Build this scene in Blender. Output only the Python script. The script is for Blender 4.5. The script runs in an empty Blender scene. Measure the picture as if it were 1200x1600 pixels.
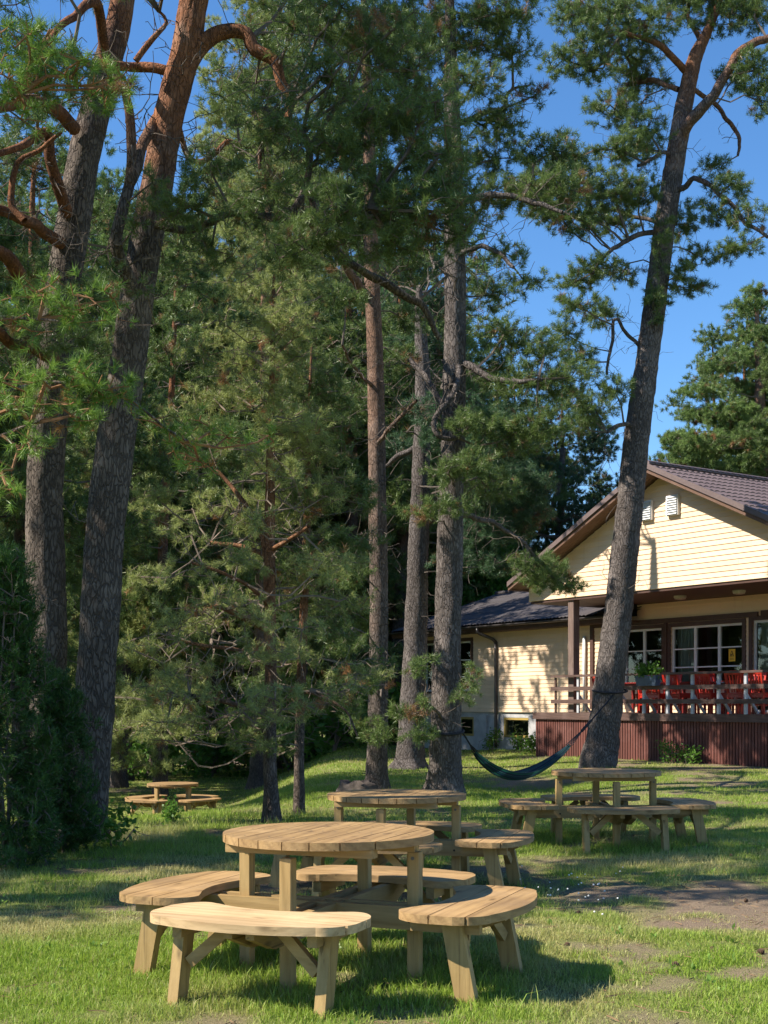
import bpy, bmesh, math, random
import numpy as np
from mathutils import Vector, Matrix

# ------------------------------------------------------------------ scene
scene = bpy.context.scene
col = scene.collection
world = bpy.data.worlds.new("World")
scene.world = world
world.use_nodes = True
scene.view_settings.view_transform = 'Standard'
scene.view_settings.look = 'None'
scene.view_settings.gamma = 1.0
scene.view_settings.exposure = EXPOSURE = 1.0
cy = scene.cycles
scene.render.engine = 'CYCLES'
cy.max_bounces = 6; cy.diffuse_bounces = 4; cy.glossy_bounces = 3
cy.transmission_bounces = 4; cy.transparent_max_bounces = 8
cy.use_denoising = True
cy.sample_clamp_indirect = 6.0

F, HY, HC = 2000.0, 1098.0, 1.47            # focal length in photo pixels, horizon row, eye height
def W(px, py, d):
    return np.array([(px-600.0)/F*d, d, HC-(py-HY)/F*d])
SUN_AZ_X, SUN_AZ_Y, SUN_EL = 0.98, 0.2, math.radians(44.5)   # travel direction of sunlight on the ground

cam = bpy.data.cameras.new("camera")
camo = bpy.data.objects.new("camera", cam); col.objects.link(camo)
camo.location = (0, 0, HC); camo.rotation_euler = (math.radians(90), 0, 0)
cam.sensor_fit = 'AUTO'; cam.sensor_width = 36.0; cam.lens = 36.0*F/1600.0
cam.shift_y = (HY-800.0)/1600.0
cam.clip_start = 0.1; cam.clip_end = 3000
scene.camera = camo

n = math.hypot(SUN_AZ_X, SUN_AZ_Y)
tr = Vector((SUN_AZ_X/n*math.cos(SUN_EL), SUN_AZ_Y/n*math.cos(SUN_EL), -math.sin(SUN_EL)))
sl = bpy.data.lights.new("sun", 'SUN'); sl.energy = 5.0; sl.angle = math.radians(0.53); sl.color = (1.0, 0.93, 0.80)
so = bpy.data.objects.new("sun", sl); col.objects.link(so)
so.rotation_euler = tr.to_track_quat('-Z', 'Y').to_euler(); so.location = (-20, -5, 30)
nt = world.node_tree; nt.nodes.clear()
sky = nt.nodes.new('ShaderNodeTexSky'); sky.sky_type = 'NISHITA'; sky.sun_disc = False
sky.sun_elevation = SUN_EL
sky.sun_rotation = math.atan2(-SUN_AZ_X, -SUN_AZ_Y)          # clockwise from +Y
sky.altitude = 0; sky.air_density = 1.0; sky.dust_density = 0.0; sky.ozone_density = 6.0
bg = nt.nodes.new('ShaderNodeBackground'); bg.inputs['Strength'].default_value = 0.088
wo = nt.nodes.new('ShaderNodeOutputWorld')
hs_ = nt.nodes.new('ShaderNodeHueSaturation'); hs_.inputs['Saturation'].default_value = 1.13; hs_.inputs['Value'].default_value = 1.2
nt.links.new(sky.outputs[0], hs_.inputs['Color']); nt.links.new(hs_.outputs[0], bg.inputs[0]); nt.links.new(bg.outputs[0], wo.inputs[0])

# ------------------------------------------------------------------ noise
def _hash(ix, iy, iz, s):
    h = (ix*374761393 + iy*668265263 + iz*2147483647*3 + s*974634777) & 0xFFFFFFFF
    h = ((h ^ (h >> 13))*1274126177) & 0xFFFFFFFF
    h = h ^ (h >> 16)
    return (h & 0xFFFFFF)/float(0xFFFFFF)
def vnoise(x, y, z=0.0, seed=0):
    x = np.asarray(x, float); y = np.asarray(y, float); z = np.asarray(z, float)+0*x
    xi = np.floor(x).astype(np.int64); yi = np.floor(y).astype(np.int64); zi = np.floor(z).astype(np.int64)
    fx = x-xi; fy = y-yi; fz = z-zi
    fx = fx*fx*(3-2*fx); fy = fy*fy*(3-2*fy); fz = fz*fz*(3-2*fz)
    r = 0
    for a in (0, 1):
        for b in (0, 1):
            for c in (0, 1):
                w = (fx if a else 1-fx)*(fy if b else 1-fy)*(fz if c else 1-fz)
                r = r + w*_hash(xi+a, yi+b, zi+c, seed)
    return r
def fbm(x, y, z=0.0, seed=0, oct=3):
    r = 0; amp = .5; tot = 0
    for o in range(oct):
        k = 2.0**o
        r = r+amp*vnoise(np.asarray(x)*k, np.asarray(y)*k, np.asarray(z)*k, seed+o*17); tot += amp; amp *= .5
    return r/tot
def sm(t):
    t = np.clip(t, 0, 1); return t*t*(3-2*t)

def ground_z(x, y):
    x = np.asarray(x, float); y = np.asarray(y, float)
    z = -1.12*sm((y-14.5)/13.5)*sm((-x-0.9)/3.4)
    z = z+0.12*sm((x-2.2)/2.5)*sm((y-19)/6)
    z = z-0.16*np.exp(-((x-2.4)/1.5)**2-((y-23.2)/2.0)**2)
    z = z-0.05*np.exp(-((x-0.2)/1.5)**2-((y-10.5)/1.5)**2)
    z = z+(fbm(x*.55, y*.55, 0, 3)-.5)*.07*sm((np.hypot(x, y)-2)/5)
    return z

# ------------------------------------------------------------------ mesh building
def mesh_np(name, V, faces, mats=(), mi=None, smooth=False, attrs=None):
    """faces: list of (F,k) int arrays"""
    me = bpy.data.meshes.new(name)
    V = np.asarray(V, np.float32)
    faces = [np.asarray(f, np.int32) for f in faces if len(f)]
    nl = sum(f.size for f in faces); nf = sum(len(f) for f in faces)
    me.vertices.add(len(V)); me.vertices.foreach_set("co", V.ravel())
    me.loops.add(nl); me.polygons.add(nf)
    me.loops.foreach_set("vertex_index", np.concatenate([f.ravel() for f in faces]).astype(np.int32))
    st = []; s = 0
    for f in faces:
        st.append(s+np.arange(len(f))*f.shape[1]); s += f.size
    me.polygons.foreach_set("loop_start", np.concatenate(st).astype(np.int32))
    if mi is not None: me.polygons.foreach_set("material_index", np.asarray(mi, np.int32))
    me.polygons.foreach_set("use_smooth", np.full(nf, bool(smooth)))
    for m in mats: me.materials.append(m)
    if attrs:
        for k, v in attrs.items():
            a = me.attributes.new(k, 'FLOAT', 'POINT'); a.data.foreach_set("value", np.asarray(v, np.float32))
    me.update(calc_edges=True)
    return me
def link(name, me, parent=None, loc=None, rot=None):
    o = bpy.data.objects.new(name, me); col.objects.link(o)
    if parent is not None: o.parent = parent
    if loc is not None: o.location = loc
    if rot is not None: o.rotation_euler = rot
    return o
def tag(o, label=None, cat=None, group=None, kind=None):
    if label: o['label'] = label
    if cat: o['category'] = cat
    if group: o['group'] = group
    if kind: o['kind'] = kind
    return o
def empty(name, loc=(0, 0, 0), rz=0.0, label=None, cat=None, group=None):
    o = bpy.data.objects.new(name, None); col.objects.link(o)
    o.location = loc; o.rotation_euler = (0, 0, rz); o.empty_display_size = .2
    return tag(o, label, cat, group)
def copy_tree(o, parent=None):
    c = o.copy(); col.objects.link(c)
    if parent is not None: c.parent = parent
    for ch in [k for k in o.children]: copy_tree(ch, c)
    return c

class MB:
    """collects boxes, bars, tubes into one mesh"""
    def __init__(s): s.V = []; s.Q = []; s.T = []; s.n = 0; s.N = []
    def add(s, V, Q=(), T=()):
        V = np.asarray(V, float)
        if len(Q): s.Q.append(np.asarray(Q)+s.n)
        if len(T): s.T.append(np.asarray(T)+s.n)
        s.V.append(V); s.n += len(V); return s
    def ngon(s, idx): s.N.append(np.asarray([idx])+s.n)
    BQ = np.array([[0,3,2,1],[4,5,6,7],[0,1,5,4],[1,2,6,5],[2,3,7,6],[3,0,4,7]])
    def hexa(s, P):          # eight corners: bottom loop then top loop
        return s.add(P, s.BQ)
    def box(s, c, size, rz=0.0, bev=0.0):
        hx, hy, hz = [k/2 for k in size]
        if bev > 0:
            b = min(bev, hx*.45, hy*.45, hz*.45)
            L = []
            for (x, y, z) in ((hx-b, hy-b, -hz), (hx, hy, -hz+b), (hx, hy, hz-b), (hx-b, hy-b, hz)):
                q = min(b, x, y)
                ox = hx if x == hx else hx-b; oy = hy if y == hy else hy-b
                L.append([(ox-b, -oy, z), (ox, -oy+b, z), (ox, oy-b, z), (ox-b, oy, z), (-ox+b, oy, z), (-ox, oy-b, z), (-ox, -oy+b, z), (-ox+b, -oy, z)])
            P = np.array([p for l in L for p in l], float); Q = []
            for k in range(3):
                for i in range(8):
                    j = (i+1) % 8; Q.append([k*8+i, k*8+j, k*8+8+j, k*8+8+i])
            ca, sa = math.cos(rz), math.sin(rz)
            R = np.array([[ca, -sa, 0], [sa, ca, 0], [0, 0, 1]])
            P = P@R.T+np.asarray(c)
            s.N.append(np.array([[7,6,5,4,3,2,1,0]])+s.n); s.N.append(np.array([[24,25,26,27,28,29,30,31]])+s.n)
            return s.add(P, Q)
        P = np.array([[-hx,-hy,-hz],[hx,-hy,-hz],[hx,hy,-hz],[-hx,hy,-hz],[-hx,-hy,hz],[hx,-hy,hz],[hx,hy,hz],[-hx,hy,hz]], float)
        ca, sa = math.cos(rz), math.sin(rz)
        R = np.array([[ca, -sa, 0], [sa, ca, 0], [0, 0, 1]])
        return s.hexa(P@R.T+np.asarray(c))
    def bar(s, p0, p1, w, h, up=(0, 0, 1)):       # rectangular bar between two points, w across, h along up
        p0 = np.asarray(p0, float); p1 = np.asarray(p1, float)
        d = p1-p0; d /= np.linalg.norm(d)
        x = np.cross(d, up); x /= np.linalg.norm(x); u = np.cross(x, d)
        a, b = x*w/2, u*h/2
        return s.hexa(np.array([p0-a-b, p0+a-b, p1+a-b, p1-a-b, p0-a+b, p0+a+b, p1+a+b, p1-a+b]))
    def tube(s, P, R, sides=8, caps=True):
        V, Q = sweep(np.asarray(P, float), np.asarray(R, float)*np.ones(len(P)), sides)
        if caps:
            s.N.append(np.array([list(range(sides))[::-1]])+s.n)
            s.N.append(np.array([list(range(len(V)-sides, len(V)))])+s.n)
        return s.add(V, Q)
    def build(s, name, mat, parent=None, smooth=False, loc=None):
        fs = []
        if s.Q: fs.append(np.concatenate(s.Q))
        if s.T: fs.append(np.concatenate(s.T))
        by = {}
        for g in s.N: by.setdefault(g.shape[1], []).append(g)
        for k in by: fs.append(np.concatenate(by[k]))
        me = mesh_np(name, np.concatenate(s.V), fs, [mat], smooth=smooth)
        return link(name, me, parent, loc)

def catmull(P, step):
    P = np.asarray(P, float)
    if len(P) < 2: return P
    Q = np.vstack([2*P[0]-P[1], P, 2*P[-1]-P[-2]])
    out = []
    for i in range(len(P)-1):
        p0, p1, p2, p3 = Q[i:i+4]
        m = max(1, int(round(np.linalg.norm((p2-p1)[:3])/step)))
        for t in np.arange(m)/m:
            out.append(.5*((2*p1)+(-p0+p2)*t+(2*p0-5*p1+4*p2-p3)*t*t+(-p0+3*p1-3*p2+p3)*t**3))
    out.append(P[-1]); return np.array(out)
def sweep(P, R, sides, noise=None):
    n = len(P)
    T = np.gradient(P, axis=0); T /= np.linalg.norm(T, axis=1)[:, None]+1e-9
    x = np.cross(T[0], [0.13, 0.97, 0.2]);
    if np.linalg.norm(x) < 1e-3: x = np.cross(T[0], [1, 0, 0])
    x /= np.linalg.norm(x); X = [x]
    for i in range(1, n):
        x = X[-1]-T[i]*np.dot(X[-1], T[i]); x /= np.linalg.norm(x)+1e-9; X.append(x)
    X = np.array(X); Y = np.cross(T, X)
    a = np.arange(sides)*2*math.pi/sides
    rad = R[:, None]*np.ones(sides)
    if noise is not None: rad = rad*(1+noise)
    V = P[:, None, :]+rad[:, :, None]*(np.cos(a)[None, :, None]*X[:, None, :]+np.sin(a)[None, :, None]*Y[:, None, :])
    i = np.arange(n-1)[:, None]*sides; j = np.arange(sides)[None, :]; k = (j+1) % sides
    Q = np.stack([i+j, i+k, i+sides+k, i+sides+j], -1).reshape(-1, 4)
    return V.reshape(-1, 3), Q
# ------------------------------------------------------------------ materials
def newmat(name):
    m = bpy.data.materials.new(name); m.use_nodes = True
    t = m.node_tree; t.nodes.clear()
    out = t.nodes.new('ShaderNodeOutputMaterial')
    b = t.nodes.new('ShaderNodeBsdfPrincipled'); t.links.new(b.outputs[0], out.inputs[0])
    return m, t, b, out
def N(t, typ, **kw):
    n = t.nodes.new(typ)
    for k, v in kw.items():
        if k.startswith('i_'):
            key = k[2:]; key = int(key) if key.isdigit() else key.replace('_', ' ')
            n.inputs[key].default_value = v
        else: setattr(n, k, v)
    return n
def ramp(t, src, stops, interp='LINEAR'):
    r = t.nodes.new('ShaderNodeValToRGB'); r.color_ramp.interpolation = interp
    e = r.color_ramp.elements
    while len(e) < len(stops): e.new(.5)
    for k, (p, c) in zip(e, stops): k.position = p; k.color = (c[0], c[1], c[2], 1) if len(c) == 3 else c
    t.links.new(src, r.inputs[0]); return r.outputs[0]
def mixc(t, f, a, b, mode='MIX'):
    m = t.nodes.new('ShaderNodeMix'); m.data_type = 'RGBA'; m.blend_type = mode
    for s, v in ((m.inputs[0], f), (m.inputs[6], a), (m.inputs[7], b)):
        if isinstance(v, (int, float)): s.default_value = v
        elif isinstance(v, tuple): s.default_value = (*v, 1) if len(v) == 3 else v
        else: t.links.new(v, s)
    return m.outputs[2]
def mapped(t, scale, coord='Object'):
    tc = t.nodes.new('ShaderNodeTexCoord'); mp = t.nodes.new('ShaderNodeMapping')
    mp.inputs['Scale'].default_value = scale
    t.links.new(tc.outputs[coord], mp.inputs[0]); return mp.outputs[0]
def noise(t, vec, scale, detail=4, rough=.55):
    n = N(t, 'ShaderNodeTexNoise', i_Scale=scale, i_Detail=detail, i_Roughness=rough)
    if vec is not None: t.links.new(vec, n.inputs['Vector'])
    return n.outputs['Fac']
def bump(t, b, h, strength=.5, dist=.02):
    n = N(t, 'ShaderNodeBump', i_Strength=strength, i_Distance=dist)
    t.links.new(h, n.inputs['Height']); t.links.new(n.outputs[0], b.inputs['Normal']); return n
def rnd(t): return t.nodes.new('ShaderNodeNewGeometry').outputs['Random Per Island']

def paint(name, c, rough=.5, var=.12, scale=6, spec=.4, bumpy=.0):
    m, t, b, o = newmat(name)
    v = mapped(t, (1, 1, 1)); f = noise(t, v, scale, 5)
    a = tuple(k*(1-var) for k in c); e = tuple(min(1, k*(1+var)) for k in c)
    t.links.new(ramp(t, f, [(.3, a), (.7, e)]), b.inputs['Base Color'])
    b.inputs['Roughness'].default_value = rough; b.inputs['Specular IOR Level'].default_value = spec
    if bumpy: bump(t, b, noise(t, v, scale*8, 3), bumpy, .01)
    return m

def wood(name, dark, light, along='Y', rough=.6, gscale=1.0, knots=True, stain=None):
    """sawn timber: grain stretched along one object axis; every board of a mesh differs"""
    m, t, b, o = newmat(name)
    geo = rnd(t)
    tc = t.nodes.new('ShaderNodeTexCoord')
    off = N(t, 'ShaderNodeVectorMath', operation='SCALE'); 
    cmb = t.nodes.new('ShaderNodeCombineXYZ')
    for k in range(3): t.links.new(geo, cmb.inputs[k])
    t.links.new(cmb.outputs[0], off.inputs[0]); off.inputs['Scale'].default_value = 37.0
    add = N(t, 'ShaderNodeVectorMath', operation='ADD')
    t.links.new(tc.outputs['Object'], add.inputs[0]); t.links.new(off.outputs[0], add.inputs[1])
    sc = {'X': (1.2, 16, 16), 'Y': (16, 1.2, 16), 'Z': (16, 16, 1.2)}[along]
    mp = N(t, 'ShaderNodeMapping'); mp.inputs['Scale'].default_value = tuple(k*gscale for k in sc)
    t.links.new(add.outputs[0], mp.inputs[0])
    f1 = noise(t, mp.outputs[0], 1.0, 6, .6)
    f2 = noise(t, mp.outputs[0], 5.0, 3, .6)
    wv = N(t, 'ShaderNodeTexWave', wave_type='BANDS', bands_direction='DIAGONAL', i_Scale=.55, i_Distortion=7.0, i_Detail=3.0)
    wv.inputs['Detail Scale'].default_value = .7
    t.links.new(mp.outputs[0], wv.inputs['Vector'])
    c = ramp(t, f1, [(.28, dark), (.72, light)])
    c = mixc(t, .35, c, ramp(t, wv.outputs['Fac'], [(0, tuple(k*.72 for k in dark)), (.6, light)]))
    c = mixc(t, .25, c, ramp(t, f2, [(.35, dark), (.65, light)]))
    # board to board tone
    hs = N(t, 'ShaderNodeHueSaturation')
    mr = N(t, 'ShaderNodeMapRange', i_3=.78, i_4=1.18); t.links.new(geo, mr.inputs[0]); t.links.new(mr.outputs[0], hs.inputs['Value'])
    t.links.new(c, hs.inputs['Color']); c = hs.outputs[0]
    if knots:
        km = N(t, 'ShaderNodeMapping'); ks = {'X': (3.2, 9, 9), 'Y': (9, 3.2, 9), 'Z': (9, 9, 3.2)}[along]
        km.inputs['Scale'].default_value = ks; t.links.new(add.outputs[0], km.inputs[0])
        vo = N(t, 'ShaderNodeTexVoronoi', i_Scale=1.0); t.links.new(km.outputs[0], vo.inputs['Vector'])
        c = mixc(t, ramp(t, vo.outputs['Distance'], [(.08, (.75, .75, .75)), (.2, (0, 0, 0))]), c, tuple(k*.42 for k in dark))
    cm = N(t, 'ShaderNodeMapping'); cm.inputs['Scale'].default_value = {'X': (.9, 45, 45), 'Y': (45, .9, 45), 'Z': (45, 45, .9)}[along]; t.links.new(add.outputs[0], cm.inputs[0])
    ck = noise(t, cm.outputs[0], 1.0, 2, .5)
    c = mixc(t, ramp(t, ck, [(.66, (0, 0, 0)), (.72, (.8, .8, .8))]), c, tuple(k*.35 for k in dark))
    bl = noise(t, tc.outputs['Object'], 2.1, 4, .6)
    c = mixc(t, ramp(t, bl, [(.5, (0, 0, 0)), (.75, (.45, .45, .45))]), c, tuple(min(1, k*1.25+.05) for k in light))
    if stain:
        sv = noise(t, tc.outputs['Object'], 3.0, 5, .65)
        c = mixc(t, ramp(t, sv, [(.45, (0, 0, 0)), (.72, (.65, .65, .65))]), c, stain)
    t.links.new(c, b.inputs['Base Color'])
    b.inputs['Roughness'].default_value = rough; b.inputs['Specular IOR Level'].default_value = .3
    bump(t, b, f2, .35, .004)
    return m

def bark(name, z0, z1, low=(.155, .125, .105), lowd=(.068, .053, .045), up=(.31, .13, .062), upd=(.15, .07, .042), scale=1.0):
    """plated grey-brown bark at the foot, thin orange bark higher up (object z is height above the base)"""
    m, t, b, o = newmat(name)
    tc = t.nodes.new('ShaderNodeTexCoord')
    mp = N(t, 'ShaderNodeMapping'); mp.inputs['Scale'].default_value = (1, 1, .3); t.links.new(tc.outputs['Object'], mp.inputs[0])
    wob = N(t, 'ShaderNodeTexNoise', i_Scale=9.0*scale, i_Detail=5.0); t.links.new(mp.outputs[0], wob.inputs['Vector'])
    wm = N(t, 'ShaderNodeVectorMath', operation='MULTIPLY_ADD'); wm.inputs[1].default_value = (.16, .16, .16)
    t.links.new(wob.outputs['Color'], wm.inputs[0]); t.links.new(mp.outputs[0], wm.inputs[2])
    vo = N(t, 'ShaderNodeTexVoronoi', feature='DISTANCE_TO_EDGE', i_Scale=25.0*scale); t.links.new(wm.outputs[0], vo.inputs['Vector'])
    vc = N(t, 'ShaderNodeTexVoronoi', i_Scale=25.0*scale); t.links.new(wm.outputs[0], vc.inputs['Vector'])
    fn = noise(t, mp.outputs[0], 32*scale, 5, .65)
    crack = ramp(t, vo.outputs['Distance'], [(.0, (.25, .25, .25)), (.15, (1, 1, 1))])
    bw = N(t, 'ShaderNodeSeparateColor'); t.links.new(vc.outputs['Color'], bw.inputs[0])
    plate = mixc(t, bw.outputs[0], tuple(k*.72 for k in low), tuple(k*1.22 for k in low))
    plate = mixc(t, .5, plate, ramp(t, fn, [(.3, tuple(k*.6 for k in low)), (.7, tuple(k*1.35 for k in low))]))
    lowc = mixc(t, crack, lowd, plate)
    fn2 = noise(t, mp.outputs[0], 9*scale, 5, .6)
    upc = ramp(t, fn2, [(.3, upd), (.55, up), (.75, tuple(k*1.15 for k in up))])
    sep = t.nodes.new('ShaderNodeSeparateXYZ'); t.links.new(tc.outputs['Object'], sep.inputs[0])
    big = noise(t, tc.outputs['Object'], 1.3, 3)
    mr = N(t, 'ShaderNodeMapRange', i_1=z0, i_2=z1); 
    ad = N(t, 'ShaderNodeMath', operation='MULTIPLY_ADD'); ad.inputs[1].default_value = (z1-z0)*1.8; 
    t.links.new(big, ad.inputs[0]); 
    sb = N(t, 'ShaderNodeMath', operation='SUBTRACT'); t.links.new(sep.outputs[2], sb.inputs[0]); sb.inputs[1].default_value = (z1-z0)*.9
    t.links.new(sb.outputs[0], ad.inputs[2]); t.links.new(ad.outputs[0], mr.inputs[0])
    c = mixc(t, mr.outputs[0], lowc, upc)
    pt_ = noise(t, tc.outputs['Object'], 2.2*scale, 4, .6)
    c = mixc(t, ramp(t, pt_, [(.38, (.55, .55, .55)), (.62, (0, 0, 0))]), c, mixc(t, .6, c, tuple(k*.55 for k in lowd)))
    c = mixc(t, ramp(t, pt_, [(.55, (0, 0, 0)), (.8, (.5, .5, .5))]), c, tuple(min(1, k*1.7) for k in low))
    t.links.new(c, b.inputs['Base Color']); b.inputs['Roughness'].default_value = .92
    b.inputs['Specular IOR Level'].default_value = .15
    h = N(t, 'ShaderNodeMath', operation='MULTIPLY_ADD'); h.inputs[1].default_value = .25
    t.links.new(fn, h.inputs[0]); t.links.new(crack, h.inputs[2])
    bump(t, b, h.outputs[0], .9, .03)
    return m

def leafmat(name, a, bcol, dry=None, dryamt=.0, trans=.35, gloss=.35, hueclump=1.2):
    m, t, b, o = newmat(name)
    r = rnd(t)
    if dry:      # needles: each spray has its own tone, some sprays are dead
        tn = N(t, 'ShaderNodeAttribute', attribute_name='tone')
        mr0 = N(t, 'ShaderNodeMath', operation='MULTIPLY_ADD'); mr0.inputs[1].default_value = .35; t.links.new(r, mr0.inputs[0])
        mt = N(t, 'ShaderNodeMath', operation='MULTIPLY'); mt.inputs[1].default_value = .65; t.links.new(tn.outputs['Fac'], mt.inputs[0]); t.links.new(mt.outputs[0], mr0.inputs[2])
        r = mr0.outputs[0]
    tc = t.nodes.new('ShaderNodeTexCoord')
    f = noise(t, tc.outputs['Object'], hueclump, 3)
    c = mixc(t, r, a, bcol)
    c2 = mixc(t, ramp(t, f, [(.35, (0, 0, 0)), (.65, (1, 1, 1))]), c, mixc(t, .5, c, tuple(k*1.25 for k in bcol)))
    if dry:
        s = N(t, 'ShaderNodeMath', operation='GREATER_THAN'); s.inputs[1].default_value = 1.0
        t.links.new(tn.outputs['Fac'], s.inputs[0])
        c2 = mixc(t, s.outputs[0], c2, dry)
    t.links.new(c2, b.inputs['Base Color'])
    b.inputs['Roughness'].default_value = .42; b.inputs['Specular IOR Level'].default_value = gloss
    tl = t.nodes.new('ShaderNodeBsdfTranslucent'); t.links.new(c2, tl.inputs[0])
    mx = t.nodes.new('ShaderNodeMixShader'); mx.inputs[0].default_value = trans
    t.links.new(b.outputs[0], mx.inputs[1]); t.links.new(tl.outputs[0], mx.inputs[2]); t.links.new(mx.outputs[0], o.inputs[0])
    return m

M = {}
M['table'] = wood('sawn_pine_boards', (.215, .122, .05), (.43, .272, .12), 'Y', .62, stain=(.20, .125, .068))
M['bench'] = wood('sawn_pine_seat', (.215, .122, .05), (.42, .262, .113), 'X', .62, stain=(.20, .125, .066))
M['bench_fresh'] = wood('pale_sawn_pine_seat', (.38, .24, .115), (.60, .42, .23), 'X', .6, stain=(.40, .27, .14))
M['post'] = wood('sawn_pine_post', (.26, .165, .058), (.42, .28, .115), 'Z', .65)
M['beamx'] = wood('sawn_pine_beam', (.24, .15, .055), (.41, .27, .115), 'X', .65)
M['beamy'] = wood('sawn_pine_crossbeam', (.22, .14, .055), (.38, .25, .11), 'Y', .65)
M['bolt'] = paint('bolt_steel', (.12, .11, .10), .5)
M['knot'] = paint('bolt_hole', (.03, .022, .015), .8)

M['siding'] = paint('cream_paint', (.79, .60, .42), .55, .06, 3.0, .35)
def boards(name, c):
    m, t, b, o = newmat(name)
    v = mapped(t, (1, 1, 1)); f = noise(t, mapped(t, (.5, 3, 3)), 1.2, 5, .65); f2 = noise(t, mapped(t, (9, 9, .7)), 1.0, 4, .6)
    k = ramp(t, rnd(t), [(0, tuple(q*.93 for q in c)), (1, tuple(min(1, q*1.04) for q in c))])
    k = mixc(t, ramp(t, f, [(.45, (0, 0, 0)), (.75, (.30, .30, .30))]), k, (c[0]*.8, c[1]*.74, c[2]*.66))
    k = mixc(t, ramp(t, f2, [(.58, (0, 0, 0)), (.78, (.35, .35, .35))]), k, (c[0]*.72, c[1]*.66, c[2]*.6))
    t.links.new(k, b.inputs['Base Color']); b.inputs['Roughness'].default_value = .55; b.inputs['Specular IOR Level'].default_value = .35
    bump(t, b, noise(t, mapped(t, (2, 30, 30)), 1.0, 3), .15, .004)
    return m
M['siding'] = boards('cream_boards', (.79, .572, .388))
M['brown'] = paint('dark_brown_paint', (.075, .038, .03), .55, .2, 5)
M['brown_boards'] = wood('weathered_brown_boards', (.06, .034, .029), (.115, .068, .056), 'X', .7, knots=False)  # grained brown for the deck floor, fascia and rails
M['post_brown'] = wood('weathered_brown_post', (.10, .065, .055), (.19, .13, .11), 'Z', .7, knots=False)
M['skirt'] = wood('red_brown_battens', (.10, .036, .029), (.15, .052, .04), 'Z', .7, knots=False)
M['soffit'] = wood('brown_soffit_boards', (.10, .055, .04), (.16, .09, .062), 'Y', .6, knots=False)
M['white'] = paint('white_paint', (.62, .62, .63), .45, .06)
M['rail_grey'] = paint('shaded_white_paint', (.42, .42, .45), .6, .1)  # white railing posts with the deck's shade put into the colour as grey-lavender
M['concrete'] = paint('grey_render', (.42, .41, .41), .85, .18, 4, .2, .2)
M['yellowframe'] = paint('ochre_paint', (.36, .25, .07), .6)
M['metal'] = paint('dark_gutter', (.05, .042, .042), .35, .15, 5, .5)
M['red'] = paint('red_chair_paint', (.42, .024, .014), .35, .12, 4, .5)
M['darkred'] = paint('dark_red_table_paint', (.19, .02, .018), .35, .12, 4, .5)
M['curtain'] = paint('pale_curtain', (.42, .44, .43), .9, .1, 3, .1)
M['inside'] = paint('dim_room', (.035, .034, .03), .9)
M['blueplastic'] = paint('blue_grey_plastic', (.06, .085, .14), .45)
M['yellow'] = paint('yellow_sign', (.75, .42, .02), .5, .03)
M['black'] = paint('black_print', (.012, .012, .012), .6)
M['lamp'] = paint('frosted_lamp_glass', (.45, .40, .34), .35)
M['rope'] = paint('black_strap', (.015, .015, .02), .8)
M['rock'] = paint('weathered_wood', (.10, .08, .07), .9, .4, 12, .2, .8)
M['cone'] = paint('pine_cone_scales', (.09, .055, .035), .85, .4, 30, .2, .5)
M['litter'] = paint('dead_needles', (.17, .105, .06), .9, .5, 3, .1)
M['clover'] = paint('white_clover', (.75, .72, .68), .8)

def roofmat():
    m, t, b, o = newmat('brown_metal_tiles')
    v = mapped(t, (1, 1, 1)); f = noise(t, v, .8, 5); f2 = noise(t, v, 25, 3)
    c = mixc(t, .4, ramp(t, f, [(.3, (.105, .072, .068)), (.7, (.165, .118, .112))]), ramp(t, f2, [(.3, (.09, .062, .06)), (.7, (.17, .12, .118))]))
    t.links.new(c, b.inputs['Base Color']); b.inputs['Roughness'].default_value = .55
    return m
M['roof'] = roofmat()
def roofmat2():
    m, t, b, o = newmat('mossy_corrugated_roof')
    v = mapped(t, (1, 1, 1)); f = noise(t, v, 1.5, 5); f2 = noise(t, v, 30, 3)
    c = mixc(t, .4, ramp(t, f, [(.3, (.045, .038, .04)), (.7, (.085, .07, .073))]), ramp(t, f2, [(.35, (.035, .03, .033)), (.75, (.11, .095, .095))]))
    t.links.new(c, b.inputs['Base Color']); b.inputs['Roughness'].default_value = .8
    return m
M['roof2'] = roofmat2()
def glass():
    m, t, b, o = newmat('window_glass')
    t.nodes.remove(b)
    g = N(t, 'ShaderNodeBsdfGlossy'); g.inputs['Roughness'].default_value = .01; g.inputs[0].default_value = (.9, .95, .93, 1)
    tr_ = t.nodes.new('ShaderNodeBsdfTransparent'); tr_.inputs[0].default_value = (.72, .80, .77, 1)
    fr = N(t, 'ShaderNodeFresnel', i_IOR=1.7)
    mx = t.nodes.new('ShaderNodeMixShader'); t.links.new(fr.outputs[0], mx.inputs[0])
    t.links.new(tr_.outputs[0], mx.inputs[1]); t.links.new(g.outputs[0], mx.inputs[2]); t.links.new(mx.outputs[0], o.inputs[0])
    return m
M['glass'] = glass()
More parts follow.
